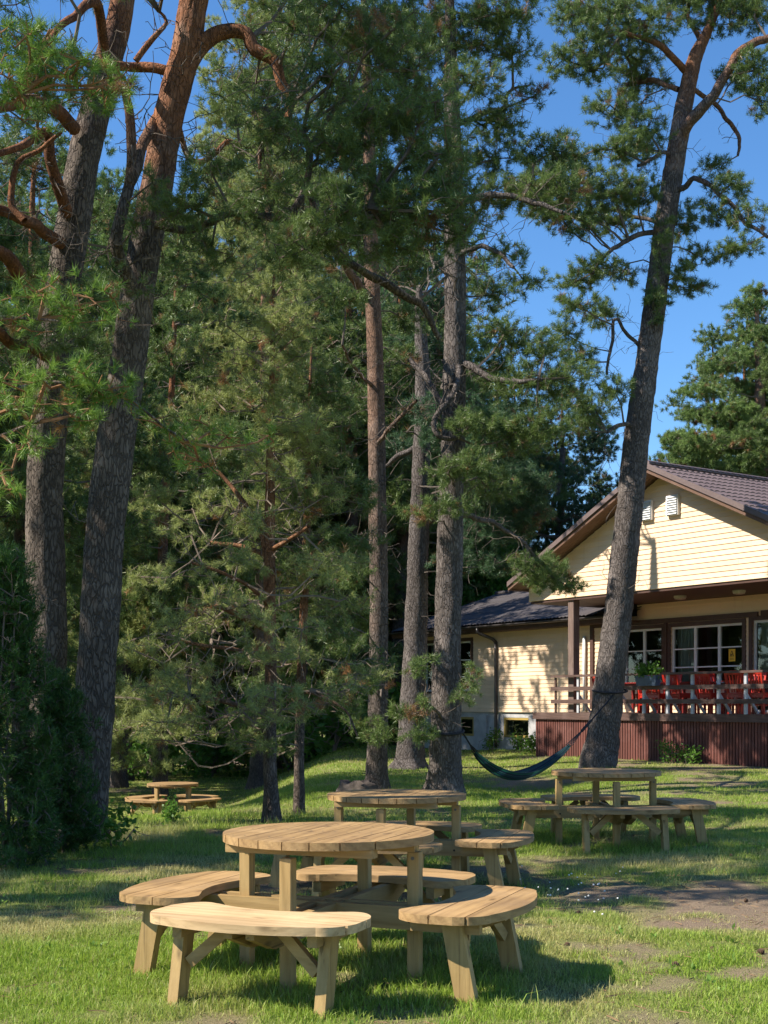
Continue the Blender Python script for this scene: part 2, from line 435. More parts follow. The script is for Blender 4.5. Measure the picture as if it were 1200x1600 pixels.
def hammockmat():
    m, t, b, o = newmat('striped_hammock_cloth')
    a = N(t, 'ShaderNodeAttribute', attribute_name='across')
    w = N(t, 'ShaderNodeMath', operation='MULTIPLY'); w.inputs[1].default_value = 6.0
    fr = N(t, 'ShaderNodeMath', operation='FRACT'); t.links.new(a.outputs['Fac'], w.inputs[0]); t.links.new(w.outputs[0], fr.inputs[0])
    c = ramp(t, fr.outputs[0], [(0, (.005, .018, .04)), (.3, (.006, .045, .06)), (.5, (.010, .085, .075)), (.62, (.018, .11, .05)), (.72, (.006, .025, .05)), (.9, (.05, .11, .12))], 'CONSTANT')
    t.links.new(c, b.inputs['Base Color']); b.inputs['Roughness'].default_value = .85
    tl = t.nodes.new('ShaderNodeBsdfTranslucent'); t.links.new(c, tl.inputs[0])
    mx = t.nodes.new('ShaderNodeMixShader'); mx.inputs[0].default_value = .25
    t.links.new(b.outputs[0], mx.inputs[1]); t.links.new(tl.outputs[0], mx.inputs[2]); t.links.new(mx.outputs[0], o.inputs[0])
    return m
M['hammock'] = hammockmat()

M['needle_olive'] = leafmat('olive_pine_needles', (.15, .20, .06), (.37, .405, .14), (.34, .17, .07), .05, .4)
M['needle_green'] = leafmat('green_pine_needles', (.06, .11, .032), (.155, .215, .06), (.26, .15, .07), .04, .33)
M['needle_blue'] = leafmat('blue_green_pine_needles', (.03, .075, .038), (.085, .15, .065), (.20, .12, .06), .02, .32)
M['needle_bright'] = leafmat('fresh_pine_needles', (.08, .165, .025), (.23, .35, .06), (.36, .20, .08), .08, .36)
M['needle_light'] = leafmat('light_green_pine_needles', (.07, .13, .04), (.21, .30, .09), (.30, .17, .08), .03, .36)
M['leaf'] = leafmat('broad_leaves', (.06, .14, .02), (.13, .26, .04), None, 0, .5)
M['clover_leaf'] = leafmat('weed_leaves', (.10, .19, .03), (.22, .34, .06), None, 0, .4)
M['juniper'] = leafmat('juniper_needles', (.022, .06, .016), (.07, .15, .03), None, 0, .3)
M['twig'] = paint('twig_bark', (.20, .155, .125), .9, .3, 8, .1)
M['twig_orange'] = paint('orange_twig_bark', (.24, .125, .065), .9, .35, 6, .1)
M['twig_dark'] = paint('dark_twig_bark', (.13, .105, .09), .9, .3, 8, .1)

def grassmat(name):
    m, t, b, o = newmat(name)
    r = rnd(t)
    a = N(t, 'ShaderNodeAttribute', attribute_name='dry')
    g = mixc(t, r, (.155, .255, .024), (.36, .475, .07))
    d = mixc(t, r, (.36, .31, .11), (.58, .52, .25))
    c = mixc(t, a.outputs['Fac'], g, d)
    t.links.new(c, b.inputs['Base Color']); b.inputs['Roughness'].default_value = .5; b.inputs['Specular IOR Level'].default_value = .3
    tl = t.nodes.new('ShaderNodeBsdfTranslucent'); t.links.new(c, tl.inputs[0])
    mx = t.nodes.new('ShaderNodeMixShader'); mx.inputs[0].default_value = .4
    t.links.new(b.outputs[0], mx.inputs[1]); t.links.new(tl.outputs[0], mx.inputs[2]); t.links.new(mx.outputs[0], o.inputs[0])
    return m
M['grass'] = grassmat('grass_blades')
def groundmat():
    m, t, b, o = newmat('lawn_soil')
    v = mapped(t, (1, 1, 1))
    a = N(t, 'ShaderNodeAttribute', attribute_name='wear')
    f1 = noise(t, v, 2.0, 6, .65); f2 = noise(t, v, 22, 5, .7); f3 = noise(t, v, 90, 3, .7)
    turf = mixc(t, f2, (.08, .12, .02), (.24, .27, .07))
    turf = mixc(t, ramp(t, f1, [(.45, (0, 0, 0)), (.7, (.8, .8, .8))]), turf, mixc(t, f3, (.16, .125, .06), (.30, .24, .13)))
    soil = mixc(t, f2, (.17, .12, .08), (.33, .25, .175))
    soil = mixc(t, ramp(t, f3, [(.35, (.6, .6, .6)), (.55, (0, 0, 0))]), soil, (.11, .075, .05))
    c = mixc(t, a.outputs['Fac'], turf, soil)
    t.links.new(c, b.inputs['Base Color']); b.inputs['Roughness'].default_value = .95; b.inputs['Specular IOR Level'].default_value = .1
    mm = N(t, 'ShaderNodeMath', operation='ADD'); t.links.new(f2, mm.inputs[0]); t.links.new(f3, mm.inputs[1])
    bump(t, b, mm.outputs[0], .7, .03)
    return m
M['ground'] = groundmat()
# ------------------------------------------------------------------ tree growth
DENS = 2.4
class Tree:
    """trunk and limbs swept as tubes; twigs grown from them into foliage pads; needles on the twig ends"""
    def __init__(s, base, seed):
        s.base = np.asarray(base, float); s.rng = np.random.default_rng(seed)
        s.P = np.zeros((60000, 3)); s.par = np.full(60000, -1, int); s.main = np.zeros(60000, bool); s.n = 0
        s.tp = []; s.td = []; s.limbs = []; s.trunk = None
    def node(s, p, par, main=False):
        i = s.n; s.P[i] = p; s.par[i] = par; s.main[i] = main; s.n += 1; return i
    def path(s, P, R, sides, rough, limb, step, attach=None):
        C = catmull(np.column_stack([P, R]), step)
        pts, rad = C[:, :3], C[:, 3]
        if limb:       # gnarled
            k = np.arange(len(pts))*step
            j = s.rng.integers(0, 999)
            wob = np.stack([fbm(k*1.6, k*0+q*9.1+j, 0, 5)-.5 for q in range(3)], 1)
            env = np.minimum(1, np.arange(len(pts))/6)[:, None]
            pts = pts+wob*env*limb
        a = np.arange(sides)*2*math.pi/sides
        zz = np.cumsum(np.r_[0, np.linalg.norm(np.diff(pts, axis=0), axis=1)])
        A, Z = np.meshgrid(a, zz)
        j = s.rng.integers(0, 999)
        mean_r = rad.mean()
        nz = (fbm(np.cos(A)*2.2+j, np.sin(A)*2.2, Z*1.4/max(.3, 1), 7)-.5)*rough*1.2 + (fbm(np.cos(A)*5+j, np.sin(A)*5, Z*5, 9)-.5)*rough
        if not limb:     # root buttresses and ragged plates
            nz = nz+(fbm(np.cos(A)*9+j, np.sin(A)*9, Z*7, 13, 2)-.5)*rough*.8+.34*np.exp(-np.maximum(0, Z-.2)/.28)*(fbm(np.cos(A)*1.6+j*.7, np.sin(A)*1.6, 0*Z, 15, 2)*2-.75)
        V, Q = sweep(pts, rad, sides, nz)
        last = -1
        for i in range(0, len(pts), max(1, int(.25/step))):
            if limb and i == 0 and attach is not None: last = attach
            last = s.node(pts[i], last, True)
        return V, Q
    def set_trunk(s, P, R, sides=24, rough=.14, step=.10, flare=1.35):
        P = np.asarray(P, float); R = np.asarray(R, float).copy()
        # root flare
        P0 = P[0]-np.array([0, 0, .25]); d = P[1]-P[0]; L = np.linalg.norm(d)
        k = min(.5, .45/L)
        P = np.vstack([P0, P[0], P[0]+d*k*.4, P[0]+d*k, P[1:]]); R = np.r_[R[0]*flare*1.15, R[0]*flare, R[0]*1.10, R[0], R[1:]]
        s.trunk = s.path(P, R, sides, rough, 0, step)
    def limb(s, P, R, sides=10, gnarl=.12, rough=.18, step=.07):
        P = np.asarray(P, float); R = np.interp(np.linspace(0, 1, len(P)), np.linspace(0, 1, len(R)), R)
        n0 = s.n
        s.limbs.append(s.path(P, R, sides, rough, gnarl, step))
        s.stubs(np.arange(n0, s.n), max(2, int((s.n-n0)*.8)), .12, .5)
    def stubs(s, idx, k, l0, l1):
        """short dead side twigs"""
        rng = s.rng
        for q in range(k):
            i = int(rng.choice(idx)); d = rng.normal(size=3)+np.array([0, 0, .1]); d /= np.linalg.norm(d); L = rng.uniform(l0, l1); m = 3+int(L/.25)
            j = i; p = s.P[i].copy()
            for a in range(m):
                d = d+rng.normal(size=3)*.35; d /= np.linalg.norm(d); p = p+d*L/m; j = s.node(p, j)
                if a and rng.random() < .55:
                    e = d+rng.normal(size=3)*.9; e /= np.linalg.norm(e); s.node(p+e*L*.35, s.node(p+e*L*.18+rng.normal(size=3)*.02, j))
    def trunk_stubs(s, z0, z1, k, l0=.25, l1=.9):
        idx = np.nonzero(s.main[:s.n])[0]; z = s.P[idx, 2]-s.base[2]
        s.stubs(idx[(z > z0) & (z < z1)], k, l0, l1)
    def pad(s, c, r, n, step=.28, per=4, up=.45, bare=.2, sag=.0, attach_pen=.7, outb=.5, attach=None, tipf=.5):
        rng = s.rng; c = np.asarray(c, float); r = np.asarray(r, float)
        m = np.nonzero(s.main[:s.n])[0]
        D = s.P[m]-c
        cost = np.linalg.norm(D, axis=1)+attach_pen*np.maximum(0, D[:, 2])*.9
        a = m[np.argmin(cost)] if attach is None else attach
        # carrying branch
        s0 = s.n
        p0 = s.P[a]; L = np.linalg.norm(c-p0); k = max(1, int(L/step)); last = a
        h = np.cross(c-p0, [0, 0, 1.0]); h /= np.linalg.norm(h)+1e-9
        amp = L*.10*rng.normal(); amz = L*(.10*rng.normal()+sag)
        ph = rng.uniform(0, 6.28)
        for i in range(1, k+1):
            t = i/k
            p = p0*(1-t)+c*t+h*amp*math.sin(math.pi*t)+np.array([0, 0, amz*math.sin(math.pi*t)])
            p = p+(rng.normal(size=3)*.05*min(1, L)+h*.05*math.sin(ph+t*9)*min(1, L))*(1 if i < k else 0)
            last = s.node(p, last)
        if s.n == s0: s.node(c, a)
        q = rng.normal(size=(n, 3)); q /= np.linalg.norm(q, axis=1)[:, None]
        rad = rng.uniform(0, 1, n)**.45
        q = q*rad[:, None]
        q *= (.72+.56*fbm(q[:, 0]*2.1+s0*.37, q[:, 1]*2.1, q[:, 2]*2.1, 3))[:, None]      # uneven outline
        keep = fbm(q[:, 0]*2.6+s0*.11, q[:, 1]*2.6+5, q[:, 2]*2.6, 23) > .41                # gaps
        q = q[keep]; q = q[np.argsort(np.linalg.norm(q, axis=1))]
        for v in q:
            p = c+v*r
            seg = s.P[s0:s.n]
            dd = np.linalg.norm(seg-p, axis=1); j = s0+int(np.argmin(dd)); dist = dd[j-s0]
            if dist > step*1.5:
                kk = int(dist/step); st = s.P[j].copy()
                for i in range(1, kk+1):
                    t = i/(kk+1)
                    j = s.node(st*(1-t)+p*t+rng.normal(size=3)*.035+np.array([0, 0, -.12*dist*t*(1-t)]), j)
            e = s.P[j]
            i = s.node(p, j)
            d = p-e; dn = d/(np.linalg.norm(d)+1e-6)
            if rng.random() < bare: continue
            ax = dn*.7+v/(np.linalg.norm(v)+1e-6)*outb+np.array([0, 0, up])
            for t in range(per):
                f = rng.uniform(tipf, 1.08); s.tp.append(e+d*f+rng.normal(size=3)*.022)
                a2 = ax+rng.normal(size=3)*.42; s.td.append(a2/np.linalg.norm(a2))
    def bare_twigs(s, c, r, n): s.pad(c, r, n, bare=1.0)
    def mesh_crown(s, name, K, length, width, needle, twig, r0=.0035, shoot=.10, spread=(52, 16), rpow=.46, rmax=.09):
        rng = s.rng; n = s.n
        cnt = np.zeros(n); child = np.zeros(n, int)
        for i in range(n-1, -1, -1):
            if child[i] == 0: cnt[i] = max(cnt[i], 1)
            p = s.par[i]
            if p >= 0: cnt[p] += cnt[i]; child[p] += 1
        rad = np.minimum(r0*cnt**rpow, rmax)
        e = np.nonzero((s.par[:n] >= 0) & ~s.main[:n])[0]
        V = []; Fq = []; Ft = []
        if len(e):
            P0 = s.P[s.par[e]]; P1 = s.P[e]; R1 = rad[e]; R0 = np.minimum(rad[s.par[e]], R1*1.35)
            R0 = np.where(s.main[s.par[e]], R1*1.3, R0)
            d = P1-P0; d /= np.linalg.norm(d, axis=1)[:, None]+1e-9
            x = np.cross(d, np.array([.31, .52, .79])); x /= np.linalg.norm(x, axis=1)[:, None]+1e-9; y = np.cross(d, x)
            S = 4
            ring = []
            for P_, R_ in ((P0, R0), (P1+d*R1[:, None]*.5, R1)):
                for k in range(S):
                    a = 2*math.pi*k/S
                    ring.append(P_+R_[:, None]*(math.cos(a)*x+math.sin(a)*y))
            V.append(np.stack(ring, 1).reshape(-1, 3))
            b = np.arange(len(e))[:, None]*2*S
            for k in range(S):
                Fq.append(b+np.array([[k, (k+1) % S, S+(k+1) % S, S+k]]))
        nv = sum(len(v) for v in V)
        Pt = np.array(s.tp); Dt = np.array(s.td)
        tv, tf = needles(Pt, Dt, K, length, width, rng, shoot, spread)
        low = fbm(Pt[:, 0]*1.1, Pt[:, 1]*1.1, Pt[:, 2]*1.1, 31, 2); tone = np.clip(.5+(low-.5)*1.5+rng.normal(size=len(Pt))*.22, 0, .98)
        dead = (rng.uniform(size=len(Pt)) < .015) | (fbm(Pt[:, 0]*2.3, Pt[:, 1]*2.3, Pt[:, 2]*2.3, 37, 2) > .76)
        tone = np.where(dead, 1.5, tone)
        tone_v = np.r_[np.zeros(nv), np.repeat(tone, 3*K)]
        V.append(tv); Ft = tf+nv
        V = np.concatenate(V)-s.base
        fq = np.concatenate(Fq) if Fq else np.zeros((0, 4), int)
        mi = np.r_[np.zeros(len(fq), int), np.ones(len(Ft), int)]
        me = mesh_np(name, V, [fq, Ft], [twig, needle], mi, attrs={'tone': tone_v})
        return me
def needles(Pt, Dt, K, length, width, rng, shoot, spread):
    Mn = len(Pt)
    x = np.cross(Dt, rng.normal(size=(Mn, 3))); x /= np.linalg.norm(x, axis=1)[:, None]+1e-9; y = np.cross(Dt, x)
    P = np.repeat(Pt, K, 0); D = np.repeat(Dt, K, 0); X = np.repeat(x, K, 0); Y = np.repeat(y, K, 0)
    n = len(P)
    ph = rng.uniform(0, 2*math.pi, n); al = np.radians(rng.normal(spread[0], spread[1], n))
    d = D*np.cos(al)[:, None]+(X*np.cos(ph)[:, None]+Y*np.sin(ph)[:, None])*np.sin(al)[:, None]
    b = P+D*(rng.uniform(-.6, .5, n)*shoot)[:, None]
    L = length*rng.uniform(.75, 1.15, n)*np.repeat(rng.uniform(.7, 1.3, Mn), K)
    w = np.cross(d, rng.normal(size=(n, 3))); w /= np.linalg.norm(w, axis=1)[:, None]+1e-9; w *= width/2
    V = np.stack([b-w, b+w, b+d*L[:, None]], 1).reshape(-1, 3)
    return V, np.arange(3*n).reshape(-1, 3)
def leaves(Pt, Dt, K, length, width, rng, shoot=.1):
    """broad leaves: kinked diamonds"""
    Mn = len(Pt); P = np.repeat(Pt, K, 0)+rng.normal(size=(Mn*K, 3))*shoot; n = len(P)
    d = np.repeat(Dt, K, 0)+rng.normal(size=(n, 3))*.8; d /= np.linalg.norm(d, axis=1)[:, None]
    w = np.cross(d, rng.normal(size=(n, 3))+np.array([0, 0, 1.2])); w /= np.linalg.norm(w, axis=1)[:, None]+1e-9
    L = length*rng.uniform(.6, 1.2, n)[:, None]; wd = width*rng.uniform(.7, 1.2, n)[:, None]/2
    V = np.stack([P, P+d*L*.5-w*wd, P+d*L, P+d*L*.5+w*wd], 1).reshape(-1, 3)
    return V, np.arange(4*n).reshape(-1, 4)

def px_path(rows, d):
    """rows of (px, py, diameter in photo pixels[, extra depth]) -> points, radii"""
    P = []; R = []
    for r in rows:
        dd = d+(r[3] if len(r) > 3 else 0)
        P.append(W(r[0], r[1], dd)); R.append(r[2]/F*dd/2)
    return np.array(P), np.array(R)

def finish(t, name, label, barkm, needle, twig, K=18, length=.085, width=.0075, cat='tree', group=None, crown=True, limbmat=None, shoot=.10, spread=(52, 16)):
    root = empty(name, tuple(t.base), 0, label, cat, group)
    V, Q = t.trunk
    link('trunk', mesh_np('trunk', V-t.base, [Q], [barkm], smooth=True), root)
    for V, Q in t.limbs:
        link('limb', mesh_np('limb', V-t.base, [Q], [limbmat or barkm], smooth=True), root)
    if crown and t.tp:
        link('crown', t.mesh_crown('crown', K, length, width, needle, twig, shoot=shoot, spread=spread), root)
    return root
def pads_px(t, rows, d, dens=1.0, per=4, flat=.62, **kw):
    """rows of (px, py, rx, ry, extra depth): foliage pads placed at those photo positions"""
    for r in rows:
        dd = d+(r[4] if len(r) > 4 else 0)
        c = W(r[0], r[1], dd); rx = r[2]/F*dd; rz = r[3]/F*dd
        n = int(max(12, DENS*dens*math.pi*rx*rz*430/per*(r[5] if len(r) > 5 else 1)))
        t.pad(c, (rx, max(rx*.75, .5), rz), n, per=per, **kw)
# ------------------------------------------------------------------ the trees one can tell apart
BK1 = bark('old_pine_bark', 6.4, 7.6)
BK1b = bark('grey_old_pine_bark', 8.2, 10.5)
BKL = bark('orange_limb_bark', -3.0, 2.0, scale=1.4)
BK2 = bark('young_pine_bark', .8, 2.6, low=(.17, .13, .11), up=(.34, .165, .085), upd=(.18, .085, .05), scale=1.6)
BK3 = bark('grey_pine_bark', 12.0, 16.0, low=(.16, .135, .125))
BK4 = bark('reddish_pine_bark', 3.0, 8.0, low=(.19, .15, .13), up=(.30, .175, .12), upd=(.17, .10, .07), scale=1.2)

# big leaning pine, pale forked dead limb and a long arched orange limb
d = 13.4
t = Tree((W(132, 1318, d)[0], d, ground_z(W(132, 1318, d)[0], d)), 11)
t.set_trunk(*px_path([(132, 1318, 64), (150, 1060, 62), (163, 850, 60), (180, 700, 58), (198, 580, 54), (212, 480, 52), (228, 380, 50), (243, 300, 48), (262, 190, 46), (288, 90, 45), (303, 0, 43), (318, -120, 40), (330, -300, 34), (345, -500, 24)], d), sides=40, step=.07)
P, R = px_path([(262, 190, 34), (280, 130, 32), (310, 75, 27), (350, 48, 23), (385, 50, 21), (400, 75, 20), (430, 95, 18), (440, 130, 16), (455, 150, 14), (450, 190, 12, -.3), (475, 215, 12, -.5), (482, 260, 11, -.6), (470, 310, 11, -.6), (445, 345, 14, -.5)], d); t.limb(P, R, 14, .06)
P, R = px_path([(212, 480, 26, .5), (196, 420, 22, .2), (184, 376, 19), (200, 300, 17), (205, 265, 16), (203, 210, 15), (198, 170, 14), (192, 140, 12)], d-.5); t.limb(P, R, 12, .06)
P, R = px_path([(203, 285, 18, -.2), (214, 262, 18, -.2), (226, 225, 17, 0), (246, 185, 16, .3)], d-.3); t.limb(P, R, 12, .04)
P, R = px_path([(280, 118, 18), (245, 108, 16), (200, 105, 15), (150, 100, 13, -1), (100, 90, 11, -2), (60, 70, 9, -3)], d); t.limb(P, R, 10, .12)
P, R = px_path([(212, 95, 10), (240, 60, 9), (262, 35, 6), (250, 18, 4)], d-.2); t.limb(P, R, 8, .06)
P, R = px_path([(225, 350, 14), (280, 355, 13, -.3), (340, 345, 11, -.6), (400, 340, 12, -.8), (445, 345, 14, -.6), (520, 340, 11, -1), (580, 330, 9, -1.2)], d); t.limb(P, R, 10, .16)
P, R = px_path([(243, 260, 12), (280, 190, 10, .4), (300, 240, 9, .8), (330, 235, 8, 1), (355, 215, 8, 1), (385, 225, 6, 1.2)], d); t.limb(P, R, 8, .18)
P, R = px_path([(440, 180, 9), (420, 215, 9, .1), (410, 240, 7, .1), (408, 265, 4, .1)], d-.4); t.limb(P, R, 8, .1)
P, R = px_path([(482, 300, 9), (520, 380, 10, .2), (560, 420, 12, .3), (600, 445, 13, .5), (660, 480, 11, .6), (690, 530, 8, .7)], d-.4); t.limb(P, R, 10, .14)
pads_px(t, [(330, 270, 60, 35, -.8), (290, 320, 70, 32, -1), (390, 330, 70, 30, -1.2), (330, 390, 60, 26, -.6), (470, 390, 70, 40, -1.3), (440, 200, 55, 45, -.6), (520, 130, 60, 55, -.8), (560, 230, 70, 60, -1), (600, 310, 85, 60, -1.2), (640, 230, 60, 60, -1), (670, 330, 75, 50, -1.3), (560, 60, 70, 50, -.6), (640, 110, 70, 60, -.8), (700, 300, 60, 40, -1), (520, 320, 60, 40, -1.5), (620, 380, 70, 30, -1), (720, 370, 50, 28, -1), (360, 150, 50, 40, 1.2), (420, 60, 60, 40, 1.0), (480, 20, 60, 40, .5)], d, 1.15)
pads_px(t, [(120, 120, 60, 28, -3.2), (170, 150, 40, 22, -2.8), (60, 90, 60, 30, -3.8), (30, 60, 45, 32, -4), (185, 120, 32, 18, -2.6), (70, 150, 60, 22, -3.4)], d, 1.1)
pads_px(t, [(238, 285, 40, 20, -.9), (215, 350, 40, 22, -.9), (255, 400, 40, 20, -.8), (188, 425, 34, 22, -1), (228, 455, 34, 18, -.9), (270, 330, 40, 20, -.6)], d, .6, bare=.5)
pads_px(t, [(400, 170, 60, 34, -.2), (460, 40, 70, 40, -.4), (530, 20, 70, 34, -1), (610, 50, 70, 36, -1.2), (680, 170, 60, 40, -1.2), (690, 240, 60, 40, -1.3), (590, 170, 70, 40, -1.3), (500, 220, 70, 40, -1.2), (540, 380, 70, 26, -1.2), (440, 290, 60, 30, -1), (390, 230, 50, 26, -.2)], d, .95)
t.bare_twigs(W(420, 220, d-.4), (.8, .6, .7), 90); t.bare_twigs(W(640, 330, d-1), (.9, .6, .5), 110); t.bare_twigs(W(520, 120, d-1), (.9, .6, .6), 90)
pads_px(t, [(60, -250, 120, 70, -1.6), (120, -330, 120, 70, -1.8), (0, -400, 130, 80, -2.0), (150, -480, 130, 80, -2), (-60, -300, 120, 70, -1.6), (90, -600, 130, 80, -2.2), (-30, -560, 130, 80, -2.2), (160, -230, 120, 60, -1.5), (60, -450, 120, 70, -2.2), (200, -380, 110, 70, -1.8), (230, -170, 90, 50, -1.2), (100, -180, 100, 50, -2.0)], d, .95)  # unseen pads above the frame, added to shade the central foliage
pads_px(t, [(200, -80, 120, 60, -1), (420, -120, 120, 70, 0), (330, -260, 140, 80, 0), (330, -450, 130, 90, 0), (560, -80, 100, 60, 0)], d, .6)
for c in ((300, 250, 60, 60, .5), (400, 130, 70, 60, .6), (460, 330, 90, 50, -.8), (600, 330, 90, 60, -.8), (130, 380, 60, 60, -.5), (700, 430, 60, 60, .2)):
    t.bare_twigs(W(c[0], c[1], d+c[4]), (c[2]/F*d, .6, c[3]/F*d), 70)
t.trunk_stubs(2.2, 9, 45)
finish(t, 'pine_tree', 'massive dark-trunked pine with a long arched orange limb and a pale forked dead limb', BK1, M['needle_green'], M['twig_dark'], 20, .075, .0062)

# the other big pine beside it
d = 15.2
t = Tree((W(78, 1318, d)[0], d, ground_z(W(78, 1318, d)[0], d)), 12)
t.set_trunk(*px_path([(80, 1300, 64), (76, 1100, 60), (72, 900, 58), (70, 760, 56), (80, 620, 54), (92, 500, 52), (106, 400, 50), (118, 330, 50), (132, 240, 48), (150, 170, 46), (170, 90, 42), (186, 30, 38), (198, -60, 34), (215, -200, 28), (230, -380, 20)], d), sides=36, step=.08)
P, R = px_path([(115, 200, 22), (90, 175, 20, -.6), (55, 160, 18, -1.2), (10, 165, 16, -1.8), (-60, 180, 14, -2.4)], d-.2); t.limb(P, R, 10, .1)
P, R = px_path([(165, 100, 16), (150, 10, 16, -.5), (110, 30, 12, -1), (75, 70, 10, -1.4), (50, 85, 8, -1.8)], d-.2); t.limb(P, R, 10, .08)
P, R = px_path([(105, 335, 20), (90, 290, 19, -.3), (78, 240, 18, -.5), (70, 205, 15, -.6), (20, 235, 11, -1), (-40, 260, 9, -1.4)], d-.2); t.limb(P, R, 10, .08)
P, R = px_path([(95, 380, 20), (50, 355, 18, -.6), (0, 335, 16, -1.2), (-60, 320, 14, -2)], d-.2); t.limb(P, R, 10, .14)
P, R = px_path([(38, 345, 12), (20, 320, 11), (25, 290, 10), (36, 250, 9), (60, 232, 7), (95, 205, 5)], d-1.4); t.limb(P, R, 8, .2)
P, R = px_path([(85, 560, 20), (30, 540, 18, -1), (-30, 500, 16, -2)], d-.2); t.limb(P, R, 10, .12)
P, R = px_path([(30, 430, 24), (10, 400, 22, -.3), (-20, 380, 20, -.8)], d-2); t.limb(P, R, 10, .04)
pads_px(t, [(40, 420, 50, 30, -1.5), (60, 520, 60, 30, -1.5), (20, 250, 50, 30, 0), (140, 460, 50, 26, -.8), (150, 540, 50, 26, -.8)], d, .8)
pads_px(t, [(120, -60, 120, 60, 0), (260, -200, 120, 70, 0), (100, -260, 130, 70, 0), (230, -420, 130, 80, 0), (-60, -40, 90, 60, 0), (-80, 100, 80, 50, -1)], d, .3)
for c in ((60, 330, 80, 60, -.8), (90, 420, 70, 50, -.4), (40, 560, 60, 50, -1)):
    t.bare_twigs(W(c[0], c[1], d+c[4]), (c[2]/F*d, .6, c[3]/F*d), 80)
t.trunk_stubs(2.5, 9, 45)
finish(t, 'pine_tree', 'massive pine with orange side limbs, its foot hidden in the dark juniper', BK1b, M['needle_green'], M['twig_dark'], 20, .078, .0068, limbmat=BKL)

# near pine whose trunk stands outside the picture; its sprays hang into it
t = Tree((-4.5, 9.2, ground_z(-4.5, 9.2)), 13)
t.set_trunk([(-4.5, 9.2, float(ground_z(-4.5, 9.2))), (-4.45, 9.2, 2.5), (-4.4, 9.25, 5), (-4.3, 9.3, 7.5), (-4.35, 9.3, 9.5)], [.17, .15, .12, .085, .03], sides=18)
d = 8.6
for q in (((-4.45, 9.2, 2.6), (-3.4, 8.9, 3.0), W(60, 655, d)), ((-4.42, 9.2, 3.6), (-3.5, 8.9, 4.1), W(90, 500, d)), ((-4.4, 9.2, 5.2), (-3.6, 8.9, 5.6), W(60, 150, d)), ((-4.45, 9.2, 3.1), (-3.5, 9.0, 3.4), W(120, 600, d+.3), W(300, 690, d+.6))):
    t.limb(q, [.032, .022, .012, .008], 8, .1)
for c in ((-5.2, 8.6, 5.6), (-4.2, 8.9, 6.6), (-5.3, 9.8, 7.0), (-3.9, 9.9, 5.8), (-4.9, 9.0, 8.2), (-3.6, 9.3, 7.6), (-4.3, 10.4, 8.6), (-5.6, 9.4, 8.8), (-4.4, 9.3, 9.6), (-5.9, 8.4, 7.6), (-3.4, 8.5, 6.9), (-4.6, 8.4, 7.4), (-5.2, 10.6, 7.8), (-3.5, 10.3, 7.2), (-6.2, 9.8, 6.4)): t.pad(c, (1.0, .8, .5), 105, step=.3, per=4)  # unseen upper crown, added to throw shade on the lawn
R_ = dict(per=1, step=.15, bare=.25, up=.6, tipf=.95)
pads_px(t, [(70, 460, 66, 24, 0), (130, 490, 60, 24, .1), (20, 500, 50, 24, 0), (180, 470, 30, 14, .3), (70, 600, 60, 26, 0), (140, 600, 55, 28, .1), (25, 620, 45, 26, 0), (190, 620, 40, 20, .3), (110, 650, 60, 16, 0), (40, 690, 40, 18, -.3), (10, 760, 22, 26, -.4), (10, 640, 36, 22, -.5)], d, .62, **R_)
pads_px(t, [(50, 90, 55, 32, 0), (20, 130, 50, 34, 0), (110, 120, 50, 22, .1), (160, 135, 34, 18, .2), (70, 60, 36, 22, .2), (190, 120, 22, 14, .3), (40, 165, 60, 16, .0)], d, .62, **R_)
pads_px(t, [(280, 690, 36, 10, .6), (330, 672, 36, 12, .8), (370, 690, 26, 11, 1.0), (420, 680, 26, 12, 1.2), (240, 660, 36, 14, .5), (310, 720, 40, 12, .8)], d, .6, **R_)
finish(t, 'pine_tree', 'slender pine beside the lawn whose bright needle sprays hang before the two massive trunks', BK4, M['needle_bright'], M['twig_orange'], 44, .078, .0046, shoot=.06, spread=(52, 18))

# young pines in the middle, foliage down to the ground
d = 15.6
t = Tree((W(425, 1288, d)[0], d, ground_z(W(425, 1288, d)[0], d)), 14)
t.set_trunk(*px_path([(425, 1288, 23), (422, 1180, 20), (423, 1050, 19), (421, 900, 18), (422, 760, 15), (424, 640, 11), (426, 540, 8), (428, 450, 5), (428, 400, 2)], d), sides=18, step=.08, flare=1.2)
for q in ([(421, 985, 12), (380, 965, 10, -.3), (345, 950, 7, -.7), (310, 945, 5, -1)], [(421, 890, 11), (405, 830, 9), (370, 770, 7, .2), (335, 730, 5, .3)], [(423, 1110, 11), (380, 1105, 9, -.4), (320, 1090, 7, -.8), (260, 1080, 5, -1)], [(422, 860, 8), (450, 845, 7, -.3), (480, 825, 5, -.5)], [(422, 870, 8), (380, 855, 7, .3), (330, 850, 5, .6)], [(423, 950, 8), (400, 925, 7, -.3), (360, 900, 5, -.8), (300, 880, 4, -1)], [(423, 1040, 9), (380, 1020, 7, -.3), (320, 1010, 6, -.5), (280, 1000, 4, -.6)]):
    t.limb(*px_path(q, d), 8, .06)
rr = np.random.default_rng(5)
rows = []
for py in range(440, 1160, 33):
    f = (py-400)/750
    w = 55+ 190*min(1, f*1.15)
    for k in range(3 if f < .3 else 4):
        a = rr.uniform(-1, 1); dz = math.sqrt(max(0, 1-a*a))*rr.choice([-1, -.6, .6, 1])*w/F*d*.8
        px = 415+a*w*(1.05 if a < 0 else .62)
        rows.append((px, py+rr.uniform(-18, 18)+abs(a)*10, 62, 26, dz))
pads_px(t, rows, d, .47, sag=-.05, bare=.3)
pads_px(t, [(230, 1090, 60, 20, -.4), (280, 1120, 70, 18, -.5), (240, 1155, 50, 14, 0), (340, 1145, 60, 16, -.3), (400, 1165, 50, 14, -.4), (230, 1020, 50, 24, 0), (300, 1050, 60, 24, -.6)], d, .55, sag=-.04, bare=.35)
